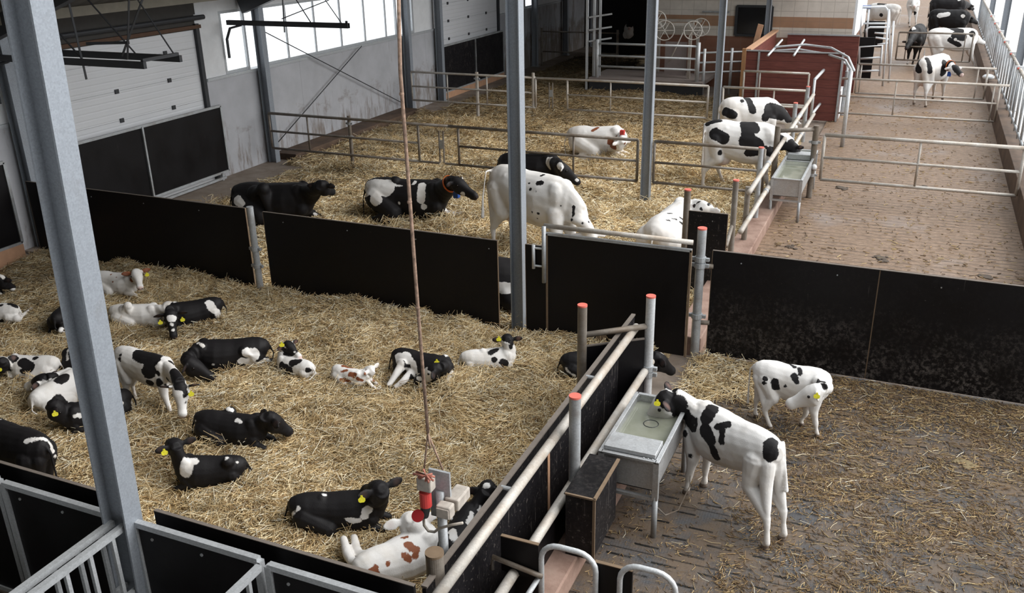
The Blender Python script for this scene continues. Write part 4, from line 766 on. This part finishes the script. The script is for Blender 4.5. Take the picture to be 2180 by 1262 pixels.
dict(k='cow', l='solid black cow farthest back at the feed barrier', S=1.05, b='k', stand=1, T=(1995,12,1.05), W=(2045,14,1.05), P=(2066,8,1.1), N=(2080,24,.7), hoof=[(1992,55),(2000,52),(2045,58),(2055,54)], pt=['w',3,2042,0]),
dict(k='cow', l='pale cow with a black and white face looking into the barn from the back', S=1.0, b='w', stand=1, T=(1945,0,1.05), W=(1944,14,1.1), P=(1955,14,1.4), N=(1959,38,1.05), hoof=[(1935,45),(1950,45),(1938,62),(1950,62)], pt=['k',4,1947,28,'k',4,1967,28,'k',3,1940,6]),
dict(k='cow', l='white cow standing behind the tiled hut, half hidden by rails', S=1.0, b='w', stand=1, T=(1912,26,1.05), W=(1850,22,1.05), P=(1825,10,1.2), N=(1810,28,.8), hoof=[(1908,72),(1918,68),(1852,68),(1860,64)], pt=['k',5,1872,4,1884,8,'k',4,1876,32]),
dict(k='cow', l='pale cow standing in the dark opening behind the rails', S=1.0, b='w', stand=1, T=(1348,60,1.0), W=(1340,66,1.0), P=(1340,55,1.2), N=(1340,78,.85), hoof=[(1334,98),(1352,98),(1328,106),(1344,106)], pt=['k',9,1340,50]),
dict(k='cow', l='black cow with a white girth seen through the gap beside the tall column', S=1.0, b='k', T=(1128,600,.36), W=(1042,592,.38), P=(1008,580,.5), N=(980,600,.2), side=1, pt=['w',12,1065,612,1118,618]),
]
# ---------------------------------------------------------------- cattle builder
def bez(a, b, c, n): return [(1-t)**2*a+2*t*(1-t)*b+t*t*c for t in np.linspace(0, 1, n)]
PROF = [(0, .07, .08, .13), (.03, .13, .16, .12), (.10, .20, .24, .09), (.20, .245, .30, .05), (.30, .265, .33, .02), (.42, .275, .35, -.02), (.55, .30, .375, -.04), (.68, .305, .38, -.04), (.80, .255, .375, -.03), (.90, .19, .31, 0), (.96, .14, .23, .03), (1, .07, .11, .05)]
HEADP = [(-.12, .05, .055, -.06), (0, .098, .085, -.05), (.12, .112, .118, -.07), (.27, .118, .138, -.085), (.42, .092, .128, -.085), (.58, .070, .098, -.072), (.76, .062, .078, -.06), (.88, .070, .078, -.055), (.96, .062, .064, -.055), (1.02, .035, .038, -.055)]
def limb(b, pts, rs):
    n = len(pts); b.tube(pts, rs, 12)
    for p, r in zip(pts[:-1], rs[:-1]): b.ball(p, r*.98, 10)
def make_cow(c):
    S = c['S']; adult = c['k'] == 'cow'; base_w = c['b'] == 'w'; stand = c.get('stand')
    T, W, P, N = [at(*c[k]) for k in 'TWPN']; gz = 0.0 if stand or True else .05
    Z = V(0, 0, 1.0)
    m = (T+W)/2; L = np.linalg.norm(W-T); Lc = min(max(L, .84*S), 1.08*S); T, W = m+(T-m)*Lc/L, m+(W-m)*Lc/L
    a = nz(W-T); ah = nz(V(a[0], a[1], 0)); s = nz(np.cross(a, Z)); u = np.cross(s, a)          # s = animal's right
    d = P-W; dl = np.linalg.norm(d); dc = min(max(dl, .52*S), 1.0*S); P = W+d*dc/dl
    HL = .565*(S/1.0)**.80 if not adult else .53*S
    h = nz(N-P); N = P+h*HL; k = HL/.52*(1.0 if adult else 1.12)
    hu = Z-(Z@h)*h
    if np.linalg.norm(hu) < .25: q = P-W; hu = q-(q@h)*h
    hu = nz(hu); hs = nz(np.cross(h, hu))
    fw, fh = (1.03, 1.03) if adult else (.94, .95)
    if not stand: fw *= 1.10; fh *= .93
    b = MB(); R = []
    E0, E1 = T-a*.30*S, W+a*.225*S
    if c.get('M') is not None: pass
    for t, w_, h_, o in PROF:
        R.append((E0+(E1-E0)*t+u*o*S, s, u, w_*S*fw, h_*S*fh))
    b.rings(R, 20, 2.25, .22)
    for sg in (-1, 1):                                      # hook bones, pin bones, shoulders
        b.ball(T+a*.12*S+s*sg*(.155 if adult else .14)*S*fw+u*(.215 if adult else .19)*S*fh, .06*S, 8); b.ball(T-a*.22*S+s*sg*.075*S*fw+u*.17*S*fh, .06*S, 8)
        b.ball(W-a*.02*S+s*sg*.115*S*fw+u*.06*S*fh, .16*S*fw, 10, (.72, 1, 1.55), np.array([s, a, u]))
        b.ball(T+s*sg*.09*S*fw-u*.02*S, .21*S*fw, 10, (.75, 1.1, 1.35), np.array([s, a, u]))
    # neck
    B = W+a*.04*S+u*.06*S*fh; C = P-h*.02*k-hu*.07*k; mid = B*.45+C*.55+(a*.10+u*.02)*S*.6
    pts = bez(B, mid, C, 8); 
    RR = []
    for i, p in enumerate(pts):
        tt = nz(pts[min(i+1, 7)]-pts[max(i-1, 0)]); f = i/7
        side = nz(s*(1-f)+hs*f if abs((s*(1-f)+hs*f)@tt) < .9 else np.cross(tt, Z)); side = nz(side-tt*(side@tt)); up = np.cross(side, tt)
        g = (1-f)**1.0
        RR.append((p, side, up, .085*k+(.135*S*fw-.085*k)*g, .105*k+(.235*S*fh-.105*k)*g))
    b.rings(RR, 16, 2.1)
    b.rings([(P+h*HL*t+hu*o*k, hs, hu, w_*k, h_*k) for t, w_, h_, o in HEADP], 18, 2.3)
    for sg in (-1, 1): b.ball(P+h*.26*HL+hs*sg*.088*k-hu*.035*k, .030*k, 8)
    # ears
    ears = []; es = 1.0 if adult else 1.08; eb = P+h*.04*HL-hu*.055*k; th = .0105 if not adult else .018
    for sg in (-1, 1):
        e0 = eb+hs*sg*.075*k; ed = nz(hs*sg*.95-h*.10+hu*.05-Z*(.22 if c.get('ear') is None else .02)); en = nz(h*.9+hu*.3); en = nz(en-ed*(en@ed)); ew = np.cross(ed, en); el = .20*k*es
        b.rings([(e0+ed*el*t, ew, en, w_*k*es, max(th, q_*k)) for t, w_, q_ in ((-.1, .02, .02), (.15, .034, .022), (.45, .058, .02), (.72, .055, .014), (.92, .032, .012), (1.0, .012, .010))], 12, 2)
        ears.append((e0+ed*el*.62, ed, en, ew))
    # legs
    hoofs = []; J = 1.0 if adult else 1.04
    def lat(p0, sg, hp, off):
        q = hp-p0; al = float(q@ah); la = float(q@s); sgl = 1 if la > 0 else -1
        return al, la
    HH = T-u*.04*S-ah*.05*S; SH = W-u*.12*S
    if stand:
        hp = c.get('hoof'); HP = [at(x, y, 0) for x, y in hp] if hp else [None]*4
        for i, (root, lt, al0) in enumerate(((HH, .17, -.12), (HH, .17, -.10), (SH, .15, .04), (SH, .15, .06))):
            sg0 = 1 if i % 2 == 0 else -1
            ns = 1 if float((EYE-T)@s) > 0 else -1         # near side faces the camera
            sg = ns*sg0; f0 = V(root[0], root[1], 0)+ah*al0*S+nz(V(s[0], s[1], 0))*sg*lt*S
            if HP[i] is not None:
                q = HP[i]-f0; qa = float(q@ah); ql = float(q@s); f0 = f0+ah*min(max(qa, -.28*S), .28*S)+s*min(max(ql, -.12*S), .12*S); f0[2] = 0
            V0 = root[2]
            if i < 2:
                hip = root+s*sg*.13*S*fw; st = hip*.68+f0*.32+ah*.12*S+s*sg*.02*S; hk = V(*(hip*.33+f0*.67))-ah*.065*S; hk[2] = .39*V0
                pn = T-ah*.20*S+s*sg*.085*S*fw+u*.02*S; limb(b, [pn, (pn*.55+hk*.45)+ah*.02*S, hk+V(0, 0, .03*S)], [.105*S*fw, .085*S*fw, .042*S])
                fe = f0+V(0, 0, .085*S)-ah*.01*S; mc = (hk+fe)/2; 
                limb(b, [hip+u*.05*S, st, hk*.55+st*.45-ah*.02*S, hk, hk*.72+fe*.28, mc, fe, f0+V(0, 0, .045*S)+ah*.02*S], [.165*S*fw, .115*S*fw, .074*S*J, .052*S*J, .040*S*J, .033*S*J, .040*S*J, .040*S*J])
            else:
                sh = root+s*sg*.13*S*fw; el = sh*.60+f0*.40-ah*.05*S; kn = el*.48+f0*.52+ah*.015*S; fe = f0+V(0, 0, .085*S); mc = (kn+fe)/2
                limb(b, [sh, el, (el+kn)/2, kn, mc, fe, f0+V(0, 0, .045*S)+ah*.015*S], [.14*S*fw, .092*S*fw, .056*S*J, .050*S*J, .031*S*J, .040*S*J, .040*S*J])
            b.tube([f0+V(0, 0, .055*S)+ah*.01*S, f0+V(0, 0, .002)+ah*.02*S], [.042*S, .056*S], 12); hoofs.append(f0)
    else:
        side = c.get('side', 1); vis = side if float((EYE-T)@s) > 0 else -side
        vis = (1 if float((EYE-T)@s) > 0 else -1)
        def wp(l): return [at(*q) for q in l]
        def zc(p, z): p = V(*p); p[2] = z; return p
        for j, sg in enumerate((vis, -vis)):
            hl = c.get('hl'); fl = c.get('fl')
            hip = HH+s*sg*.13*S*fw+u*.02*S
            if hl and j < len(hl) and (j == 0 or len(hl) > 1):
                q = wp(hl[j]); pts = [hip]+q; rs = [.16*S*fw]+list(np.linspace(.10, .043, len(q)) * S*J)
                if len(q) >= 3: rs = [.16*S*fw, .115*S*fw]+[.058*S*J*c.get('lr', 1)]*(len(q)-2)+[.042*S*J*c.get('lr', 1)]
                limb(b, pts, rs); hoofs.append(q[-1])
            else:
                st = zc(T+ah*.34*S+s*sg*.28*S*fw, .20*S); hk = zc(T-ah*.06*S+s*sg*.31*S*fw, .085*S); mc = zc(T+ah*.16*S+s*sg*.36*S*fw, .055*S); ho = zc(T+ah*.34*S+s*sg*.38*S*fw, .045*S)
                limb(b, [hip, st, (st+hk)/2, hk, mc, ho], [.20*S*fw, .145*S*fw, .10*S, .058*S*J, .038*S*J, .042*S*J]); hoofs.append(ho)
            sh = SH+s*sg*.13*S*fw
            if fl and j < len(fl):
                q = wp(fl[j]); limb(b, [sh]+q, [.13*S*fw]+list(np.linspace(.075, .042, len(q))*S*J)); hoofs.append(q[-1])
            else:
                el = zc(W-ah*.06*S+s*sg*.18*S*fw, .16*S); kn = zc(W+ah*.24*S+s*sg*.17*S*fw, .075*S); mc = zc(W+ah*.10*S+s*sg*.2*S*fw, .05*S); ho = zc(W-ah*.02*S+s*sg*.2*S*fw, .045*S)
                limb(b, [sh, el, kn, mc, ho], [.13*S*fw, .10*S*fw, .055*S*J, .038*S*J, .04*S*J]); hoofs.append(ho)
    if c.get('hump'): q = at(*c['hump']); limb(b, [T+ah*.05*S, q, zc(q+ah*.12*S-s*vis*.06*S, .10*S)], [.20*S, .125*S, .07*S]); b.ball(T*.5+q*.5, .17*S, 12)
    # tail
    tb = T-a*.28*S+u*.22*S*fh
    if c.get('tail'): tp = [tb]+[at(*q) for q in c['tail']]
    elif stand: tp = [tb, tb-ah*.07*S-Z*.10*S, tb-ah*.07*S-Z*.45*S, tb-ah*.06*S-Z*.80*S]
    else: tp = [tb, zc(tb-ah*.09*S+s*.03*S, tb[2]*.55), zc(tb-ah*.02*S+s*vis*.22*S, .05), zc(tb+ah*.3*S+s*vis*.38*S, .04)]
    tr = max(.020*S, .0115); b.tube(tp[:-1]+[tp[-1]], [tr*1.5, tr, tr*.95, tr*1.6][:len(tp)] if len(tp) <= 4 else [tr*1.5]+[tr]*(len(tp)-2)+[tr*1.5], 8)
    ud = None
    if adult and stand: ud = T-u*.36*S+a*.10*S; b.ball(ud, .17*S, 12, (1, .8, .85))
    # one skin
    vox = .0088 if S < .9 else .019
    if c.get('far') or T[1] > 25: vox = .024
    me0 = b.mesh('tmp'); o0 = bpy.data.objects.new('tmp', me0); COL.objects.link(o0)
    r = o0.modifiers.new('r', 'REMESH'); r.mode = 'VOXEL'; r.voxel_size = vox
    sm = o0.modifiers.new('s', 'SMOOTH'); sm.factor = .5; sm.iterations = 7
    dg = bpy.context.evaluated_depsgraph_get(); me = bpy.data.meshes.new_from_object(o0.evaluated_get(dg)); bpy.data.objects.remove(o0); bpy.data.meshes.remove(me0)
    nv = len(me.vertices); co = np.empty(nv*3, np.float32); me.vertices.foreach_get('co', co); co = co.reshape(-1, 3).astype(float); nr = np.empty(nv*3, np.float32); me.vertices.foreach_get('normal', nr); nr = nr.reshape(-1, 3); q = (co-T)/S
    low = np.sin(q[:, 0]*9+2*np.sin(q[:, 1]*7))*np.sin(q[:, 1]*11+1.5*np.sin(q[:, 2]*8))*.5+np.sin(q[:, 0]*23+q[:, 2]*17)*np.sin(q[:, 1]*19-q[:, 2]*21)*.3
    co = co+nr*(low*.007*S)[:, None]; me.vertices.foreach_set('co', co.astype(np.float32).ravel())
    polys = [tuple(p.vertices) for p in me.polygons]; bvh = BVHTree.FromPolygons([tuple(v) for v in co], polys)
    ctr = (T+W)/2
    def hit(x, y):
        dr = nz(ray(x, y)); l = bvh.ray_cast(Vector(EYE), Vector(dr))
        if l[0] is not None: return np.array(l[0])
        g = EYE+dr*float((ctr-EYE)@dr); return np.array(bvh.find_nearest(Vector(g))[0])
    dd = np.full(nv, .25 if base_w else -.25)
    marks = []
    for q in c['pt']:
        if isinstance(q, str): marks.append([q])
        else: marks[-1].append(q)
    for p in marks:
        op, r0 = p[0], p[1]; xy = p[2:]; Q = [hit(xy[i], xy[i+1]) for i in range(0, len(xy), 2)]
        rad = r0*float((Q[0]-EYE)@F_)/FPX
        if len(Q) == 1: sd = np.linalg.norm(co-Q[0], axis=1)-rad
        else:
            sd = np.full(nv, 9.0)
            for A_, B_ in zip(Q[:-1], Q[1:]):
                e = B_-A_; tt = np.clip((co-A_)@e/(e@e+1e-9), 0, 1); sd = np.minimum(sd, np.linalg.norm(co-A_-tt[:, None]*e, axis=1)-rad)
        dd = np.minimum(dd, sd) if op == 'k' else np.maximum(dd, -sd)
    if c.get('ek'):
        for ec, ed, en, ew in ears: dd = np.minimum(dd, np.linalg.norm(co-ec, axis=1)-.085*k)
    ex = np.zeros((nv, 4))
    def blend(w, col):
        w = np.clip(w, 0, 1)[:, None]; al = ex[:, 3:4]; na = w+al*(1-w); ex[:, :3] = np.where(na > 0, (np.array(col)*w+ex[:, :3]*al*(1-w))/np.maximum(na, 1e-6), 0); ex[:, 3:4] = na
    def soft(cn, r, f=.35): return np.clip((r-np.linalg.norm(co-cn, axis=1))/(r*f), 0, 1)
    if base_w:
        zz = co[:, 2]; wh = np.clip(dd/.03, 0, 1); blend(wh*np.clip((.42*S-zz)/(.4*S), 0, 1)*(.24 if not adult else .45), (.42,.31,.20))
        if adult: blend(wh*soft(T-a*.2*S, .5*S, .9)*.30, (.45,.33,.22))
    nose = P+h*HL*.99-hu*.055*k
    blend(soft(nose, .075*k), (.62,.47,.43) if (base_w or c.get('c')) else (.03,.022,.024))
    for q in hoofs:
        if stand: blend((np.hypot(co[:, 0]-q[0], co[:, 1]-q[1]) < .10*S)*np.clip((.062*S-co[:, 2])/(.01*S), 0, 1)*.92, (.11,.075,.055))
        else: blend(soft(q, .055*S, .3)*.8, (.16,.115,.09))
    if ud is not None: blend(soft(ud-u*.05*S, .19*S, .5)*.8, (.60,.40,.34))
    for ec, ed, en, ew in ears: blend(soft(ec+en*.012, .05*k*(1.3 if not adult else 1), .8)*.35*(1 if base_w else .3), (.45,.25,.2))
    at1 = me.attributes.new('patch', 'FLOAT', 'POINT'); at1.data.foreach_set('value', dd.astype(np.float32))
    at2 = me.attributes.new('extra', 'FLOAT_COLOR', 'POINT'); at2.data.foreach_set('color', ex.astype(np.float32).ravel())
    org = V(ctr[0], ctr[1], 0); co2 = (co-org).astype(np.float32); me.vertices.foreach_set('co', co2.ravel()); me.update()
    me.polygons.foreach_set('use_smooth', [True]*len(me.polygons)); me.materials.clear(); me.materials.append(M['coat_red' if c.get('c') == 'r' else 'coat_black'])
    t = thing('dairy_cow' if adult else 'calf', c['l'], c['k'], org); me.name = 'body'
    o = bpy.data.objects.new('body', me); COL.objects.link(o); o.parent = t
    if ctr[1] < 20:
        for sg in (-1, 1): MB().ball(P+h*.27*HL+hs*sg*.108*k-hu*.035*k, max(.019*k, .011), 10).build('eye', M['eye'], t, smooth=True)
        for sg in (-1, 1):
            q = P+h*HL*1.0+hs*sg*.03*k-hu*.04*k; MB().ball(q, .013*k, 8).build('nostril', M['eye'], t, smooth=True)
    for x, y in c.get('tag', ()):
        dr = nz(ray(x, y)); best = min(ears, key=lambda e: np.linalg.norm(np.cross(e[0]-EYE, dr)))
        ec, ed, en, ew = best; g = EYE+dr*(float((ec-EYE)@dr)-.06)
        g = ec+(g-ec)*min(1, .10/(np.linalg.norm(g-ec)+1e-6)); n_ = nz(EYE-g); sx = nz(np.cross(Z, n_)); sz = np.cross(n_, sx); B2 = np.array([sx, sz, n_]); w2 = .030; q = [(-.6, -1), (.6, -1), (1, -.6), (1, .1), (.35, .55), (.3, 1.05), (-.3, 1.05), (-.35, .55), (-1, .1), (-1, -.6)]
        tm = MB(); vs = [g+sx*i*w2+sz*j*w2+n_*z_ for z_ in (-.003, .003) for i, j in q]; nq = len(q)
        tm.add(vs, [tuple(range(nq))[::-1], tuple(range(nq, 2*nq))]+[(i, (i+1) % nq, nq+(i+1) % nq, nq+i) for i in range(nq)]); tg = tm.build('ear_tag', M['yellow'], t)
        sub(MB().tube([g+sz*w2*.8-n_*.02, g+sz*w2*.8+n_*.006], .007, 8), 'tag_stud', M['yellow'], tg)
    if c.get('collar'):
        i = 5; p = pts[i]; _, sd, up, w_, h_ = RR[i]; tt = nz(pts[6]-pts[4]); sl = MB(); n = 24; vs = []
        for o_ in (-.028, .028): vs += [p+tt*o_+sd*(w_+.014)*math.cos(q)+up*(h_+.014)*math.sin(q) for q in np.linspace(0, 2*math.pi, n, endpoint=False)]
        for o_ in (.028, -.028): vs += [p+tt*o_+sd*(w_+.022)*math.cos(q)+up*(h_+.022)*math.sin(q) for q in np.linspace(0, 2*math.pi, n, endpoint=False)]
        fs = [(r_*n+q, r_*n+(q+1) % n, ((r_+1) % 4)*n+(q+1) % n, ((r_+1) % 4)*n+q) for r_ in range(4) for q in range(n)]
        cl = sl.add(vs, fs).build('collar', M['orange' if c['collar'] == 'orange' else 'whitep'], t, smooth=True)
        bt = p-up*(h_+.05); sub(MB().box(bt-V(.05, .05, .09), bt+V(.05, .05, .04)), 'collar_tag', M['blue' if c['collar'] == 'orange' else 'red'], cl, bevel=.01)
    return t
for c in CATTLE: make_cow(c)
# ---------------------------------------------------------------- straw
def bed(label, x0, x1, y0, y1, st=.12, amp=1.0, z=0.0):
    xs = np.arange(x0, x1+st, st); ys = np.arange(y0, y1+st, st); X, Y = np.meshgrid(xs, ys); Zz = hbump(X, Y)*amp+z
    edge = np.minimum.reduce([X-x0, x1-X, Y-y0, y1-Y]); Zz = np.where(edge < .01, -.05, Zz)
    vs = np.stack([X, Y, Zz], -1).reshape(-1, 3); nx = len(xs); ny = len(ys)
    i = np.arange(nx-1)[None, :]+np.arange(ny-1)[:, None]*nx; fs = np.stack([i, i+1, i+nx+1, i+nx], -1).reshape(-1, 4)
    me = bpy.data.meshes.new('straw_bed'); me.from_pydata(vs.tolist(), [], fs.tolist()); me.materials.append(M['strawbed']); me.polygons.foreach_set('use_smooth', [True]*len(me.polygons))
    o = bpy.data.objects.new('straw_bed', me); COL.objects.link(o); tag(o, label, 'straw', kind='stuff'); return o
GOLD = 1.05*np.array([(1.0,.99,.93)])*np.array([(.72,.57,.35), (.55,.40,.21), (.88,.77,.56), (.38,.25,.13), (.95,.91,.80), (.22,.14,.07), (.62,.47,.27)])
MUCK = np.array([(.22,.14,.07), (.34,.22,.105), (.46,.33,.16), (.13,.08,.045), (.52,.40,.2)])
def patchy(x, y, s=1.0): return .5+.5*np.sin(1.9*s*x+1.7*np.sin(1.1*s*y))*np.sin(2.3*s*y+1.3*np.sin(1.7*s*x+1))
def strands(name, label, XY, zf, L, w, pal, pw, pitch=.22, wild=.06, seg=2, dark=None, kind='stuff', lift=.03):
    n = len(XY); az = np.where(rng.random(n) < .6, 3*np.sin(XY[:, 0]*2.3+2*np.sin(XY[:, 1]*1.9))+3*np.sin(XY[:, 1]*2.9-XY[:, 0])+rng.normal(0, .45, n), rng.uniform(0, 2*math.pi, n)); pi_ = rng.normal(0, pitch, n); m = rng.random(n) < wild; pi_[m] = rng.uniform(.3, 1.0, m.sum())
    le = rng.uniform(L[0], L[1], n)*rng.uniform(.6, 1, n); c = np.stack([XY[:, 0], XY[:, 1], zf(XY[:, 0], XY[:, 1])+rng.uniform(-.01, lift, n)], 1)
    d = np.stack([np.cos(az)*np.cos(pi_), np.sin(az)*np.cos(pi_), np.abs(np.sin(pi_))*np.where(m, 1, np.sign(pi_))], 1)
    si = np.stack([-np.sin(az), np.cos(az), np.zeros(n)], 1); up = np.cross(d, si); up *= np.sign(up[:, 2:3]+1e-9)
    ww = rng.uniform(w[0], w[1], n)[:, None]; bend = rng.normal(0, .10, n)[:, None]*le[:, None]
    P = []
    for t in (np.linspace(-.5, .5, seg+1)):
        q = c+d*(t*le[:, None])+si*bend*(1-4*t*t); P += [q+si*ww*.5, q-si*ww*.5, q+up*ww*.7]
    A = np.stack(P, 1).reshape(-1, 3); k = 3*(seg+1)
    f = []
    for s_ in range(seg):
        for a, b in ((0, 1), (1, 2), (2, 0)): f.append((s_*3+a, s_*3+b, s_*3+3+b, s_*3+3+a))
    f = np.array(f); Fs = (np.arange(n)[:, None, None]*k+f[None]).reshape(-1, 4)
    me = bpy.data.meshes.new(name); me.vertices.add(len(A)); me.vertices.foreach_set('co', A.astype(np.float32).ravel())
    me.loops.add(Fs.size); me.loops.foreach_set('vertex_index', Fs.astype(np.int32).ravel()); me.polygons.add(len(Fs)); me.polygons.foreach_set('loop_start', np.arange(0, Fs.size, 4, dtype=np.int32)); me.update()
    ci = rng.choice(len(pal), n, p=np.array(pw)/sum(pw)); cc = pal[ci]*rng.uniform(.72, 1.15, (n, 1)); cc = cc*(.80+.28*patchy(XY[:, 0]*3.1+.7*XY[:, 1], XY[:, 1]*3.7-.5*XY[:, 0]))[:, None]
    if dark is not None: cc = cc*dark(XY[:, 0], XY[:, 1])[:, None]
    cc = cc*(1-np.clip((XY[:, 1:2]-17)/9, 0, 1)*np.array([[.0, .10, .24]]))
    C = np.ones((n, k, 4)); C[:, :, :3] = cc[:, None, :]; at_ = me.attributes.new('tint', 'FLOAT_COLOR', 'POINT'); at_.data.foreach_set('color', C.astype(np.float32).ravel())
    me.materials.append(M['strand']); o = bpy.data.objects.new(name, me); COL.objects.link(o); tag(o, label, 'straw', kind=kind); return o
def uni(n, x0, x1, y0, y1): return np.stack([rng.uniform(x0, x1, n), rng.uniform(y0, y1, n)], 1)
PW = [5, 3.6, 4.2, 2.2, 2.2, 1.0, 4]
bed('deep straw bed of the near calf pen', -13.4, -2.5, 4.0, 10.2)
bed('straw bed of the cow pen behind the black boards', -12.6, -2.42, 10.3, 16.9)
bed('straw bed of the middle pen between the gate lines', -13.3, -2.42, 16.9, 23.5)
bed('brown trampled straw bed of the far pen', -12.9, -4.6, 23.5, 28.7, st=.25)
bed('dark trampled straw in the shaded far corner', -12.9, -9.95, 28.7, 41.0, st=.25)
h0 = lambda x, y: hbump(x, y)
def dk(x, y):                                   # straw tone varies in patches and is darker near the left wall
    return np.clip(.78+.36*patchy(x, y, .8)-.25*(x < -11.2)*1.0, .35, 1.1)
def keep(XY, f): return XY[rng.random(len(XY)) < f(XY[:, 0], XY[:, 1])]
xy = uni(150000, -13.3, -2.56, 4.05, 10.15); xy = xy[(xy[:, 0] > -11) | (xy[:, 1] > 7.5)]
xy = keep(xy, lambda x, y: np.where(x < -12.2, .35, 1.0))
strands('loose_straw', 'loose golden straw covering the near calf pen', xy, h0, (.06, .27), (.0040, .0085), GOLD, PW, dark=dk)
tf = keep(uni(16000, -13.3, -2.56, 9.7, 10.18), lambda x, y: .3+.7*patchy(x, y, 2.2))
strands('straw_drift', 'straw drifted up against the long black boards', tf, lambda x, y: hbump(x, y)+.10*np.clip((y-9.6)/.5, 0, 1)*patchy(x, y, 2.2), (.08, .25), (.004, .0065), GOLD, PW, pitch=.35, wild=.15)
xy = uni(72000, -12.6, -2.45, 10.35, 16.9); xy = keep(xy, lambda x, y: np.where((x < -11.0) & (y < 16), .25, 1.0))
strands('loose_straw', 'loose golden straw covering the cow pen behind the black boards', xy, h0, (.08, .30), (.007, .013), GOLD, PW, dark=lambda x, y: np.clip(dk(x, y)*1.3, .5, 1.2), wild=.10)
xy = keep(uni(55000, -13.2, -2.45, 16.9, 23.5), lambda x, y: np.where(x < -12.3, .4, 1.0))
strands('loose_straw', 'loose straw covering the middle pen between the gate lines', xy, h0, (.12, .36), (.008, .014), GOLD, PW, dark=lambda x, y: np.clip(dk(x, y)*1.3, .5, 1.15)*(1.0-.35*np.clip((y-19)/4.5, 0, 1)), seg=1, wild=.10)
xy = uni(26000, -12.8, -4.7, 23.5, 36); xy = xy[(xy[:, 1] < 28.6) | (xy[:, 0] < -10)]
strands('shade_tinted_straw', 'brown straw in the far pen, deep shade put into its tint', xy, h0, (.12, .36), (.010, .018), GOLD, PW, dark=lambda x, y: np.clip(.50-.035*(y-23.5), .10, .6), seg=1)  # tint darkens with depth, the far deep shade put into the colour
def tuft(cx, cy, r, n, hgt, col=GOLD, lab='clump'):
    q = rng.normal(0, r*.45, (n, 2))+(cx, cy); return q
cl = np.concatenate([rng.normal(0, .22, (260, 2))+c_ for c_ in uni(70, -12.3, -2.6, 10.5, 23.0)])
strands('straw_tufts', 'untrodden tufts of straw in the cow pens', cl[(cl[:, 0] < -2.5) & (cl[:, 1] > 10.4)], lambda x, y: hbump(x, y)+.05, (.12, .34), (.006, .011), GOLD, PW, pitch=.5, wild=.25, seg=1, lift=.14)
cl = np.concatenate([rng.normal(0, .16, (220, 2))+c_ for c_ in uni(80, -10.5, -2.8, 4.4, 10.0)])
strands('straw_tufts', 'fluffed up tufts of straw among the calves', cl[(cl[:, 0] < -2.58) & (cl[:, 1] > 4.1) & (cl[:, 1] < 10.15)], lambda x, y: hbump(x, y)+.02, (.10, .28), (.0035, .006), GOLD, PW, pitch=.5, wild=.2, lift=.09)
# litter on the slotted alley
z0 = lambda x, y: 0*x+.004
def dens(x, y): return np.clip(.28+.9*patchy(x+.4, y*1.15, 1.5)**1.5*1.1+.8*np.clip((y-9.2)/1.0, 0, 1), 0, 1)*np.where((x < -1.0) & (y < 9) & (y > 5.6), .22, 1)
xy = keep(uni(95000, -2.0, 3.0, 4.0, 10.45), dens)
strands('trodden_litter', 'brown trodden litter on the slotted alley floor', xy, z0, (.015, .08), (.003, .008), MUCK, [5, 4, 3, 3, 1.2], pitch=.1, wild=.0, seg=1, lift=.012)
xy = keep(uni(2600, -2.0, 3.0, 4.0, 10.45), lambda x, y: np.clip(dens(x, y)+.12, 0, 1))
strands('scattered_straw', 'single straws scattered over the slotted alley', xy, z0, (.06, .24), (.0035, .006), GOLD, PW, pitch=.08, wild=.01, lift=.02)
xy = np.concatenate([uni(1500, -2.0, -1.0, 9.3, 10.4), uni(900, -2.1, -1.6, 8.6, 10.4)])
strands('straw_drift', 'straw spilled into the alley corner beside the capped post', xy, lambda x, y: 0*x+.02, (.08, .26), (.004, .0065), GOLD, PW, pitch=.3, wild=.1, lift=.05)
xy = keep(uni(6000, -2.0, 2.0, 10.6, 30), lambda x, y: np.clip(.25+.8*patchy(x, y, .9), 0, 1)*np.clip(1.25-.03*y, .2, 1))
strands('trodden_litter', 'brown litter trodden over the far alley slats', xy, z0, (.03, .12), (.006, .016), MUCK, [4, 4, 3, 2, 1.4], pitch=.08, wild=0, seg=1, lift=.012)
# dung pats
for i, (x, y, r, l) in enumerate(((1870, 548, .12, 'dark dung pat behind the scuffed alley boards'), (2098, 588, .11, 'second dung pat at the right behind the scuffed boards'), (1960, 398, .14, 'flat dung pat in the far alley'), (1795, 400, .13, 'flat dung pat beside the far trough'), (2050, 985, .10, 'pale dung smear on the slotted alley'), (2105, 1175, .09, 'dung crumbs low on the slotted alley at right'), (1680, 525, .08, 'small dung pat by the kerb behind the boards'))):
    c_ = at(x, y, 0); b = MB()
    for k_ in range(14): b.ball(c_+V(rng.normal(0, r*.6), rng.normal(0, r*.45), .004), r*rng.uniform(.2, .55), 10, (1, 1, .16))
    tag(b.build('dung_pat', simple('dung_%d' % i, (.075,.052,.035) if y != 985 else (.22,.17,.09), .6, sc=20, bmp=.3), smooth=True), l, 'dung')
for o in bpy.data.objects:
    if '_o' in o: del o['_o']
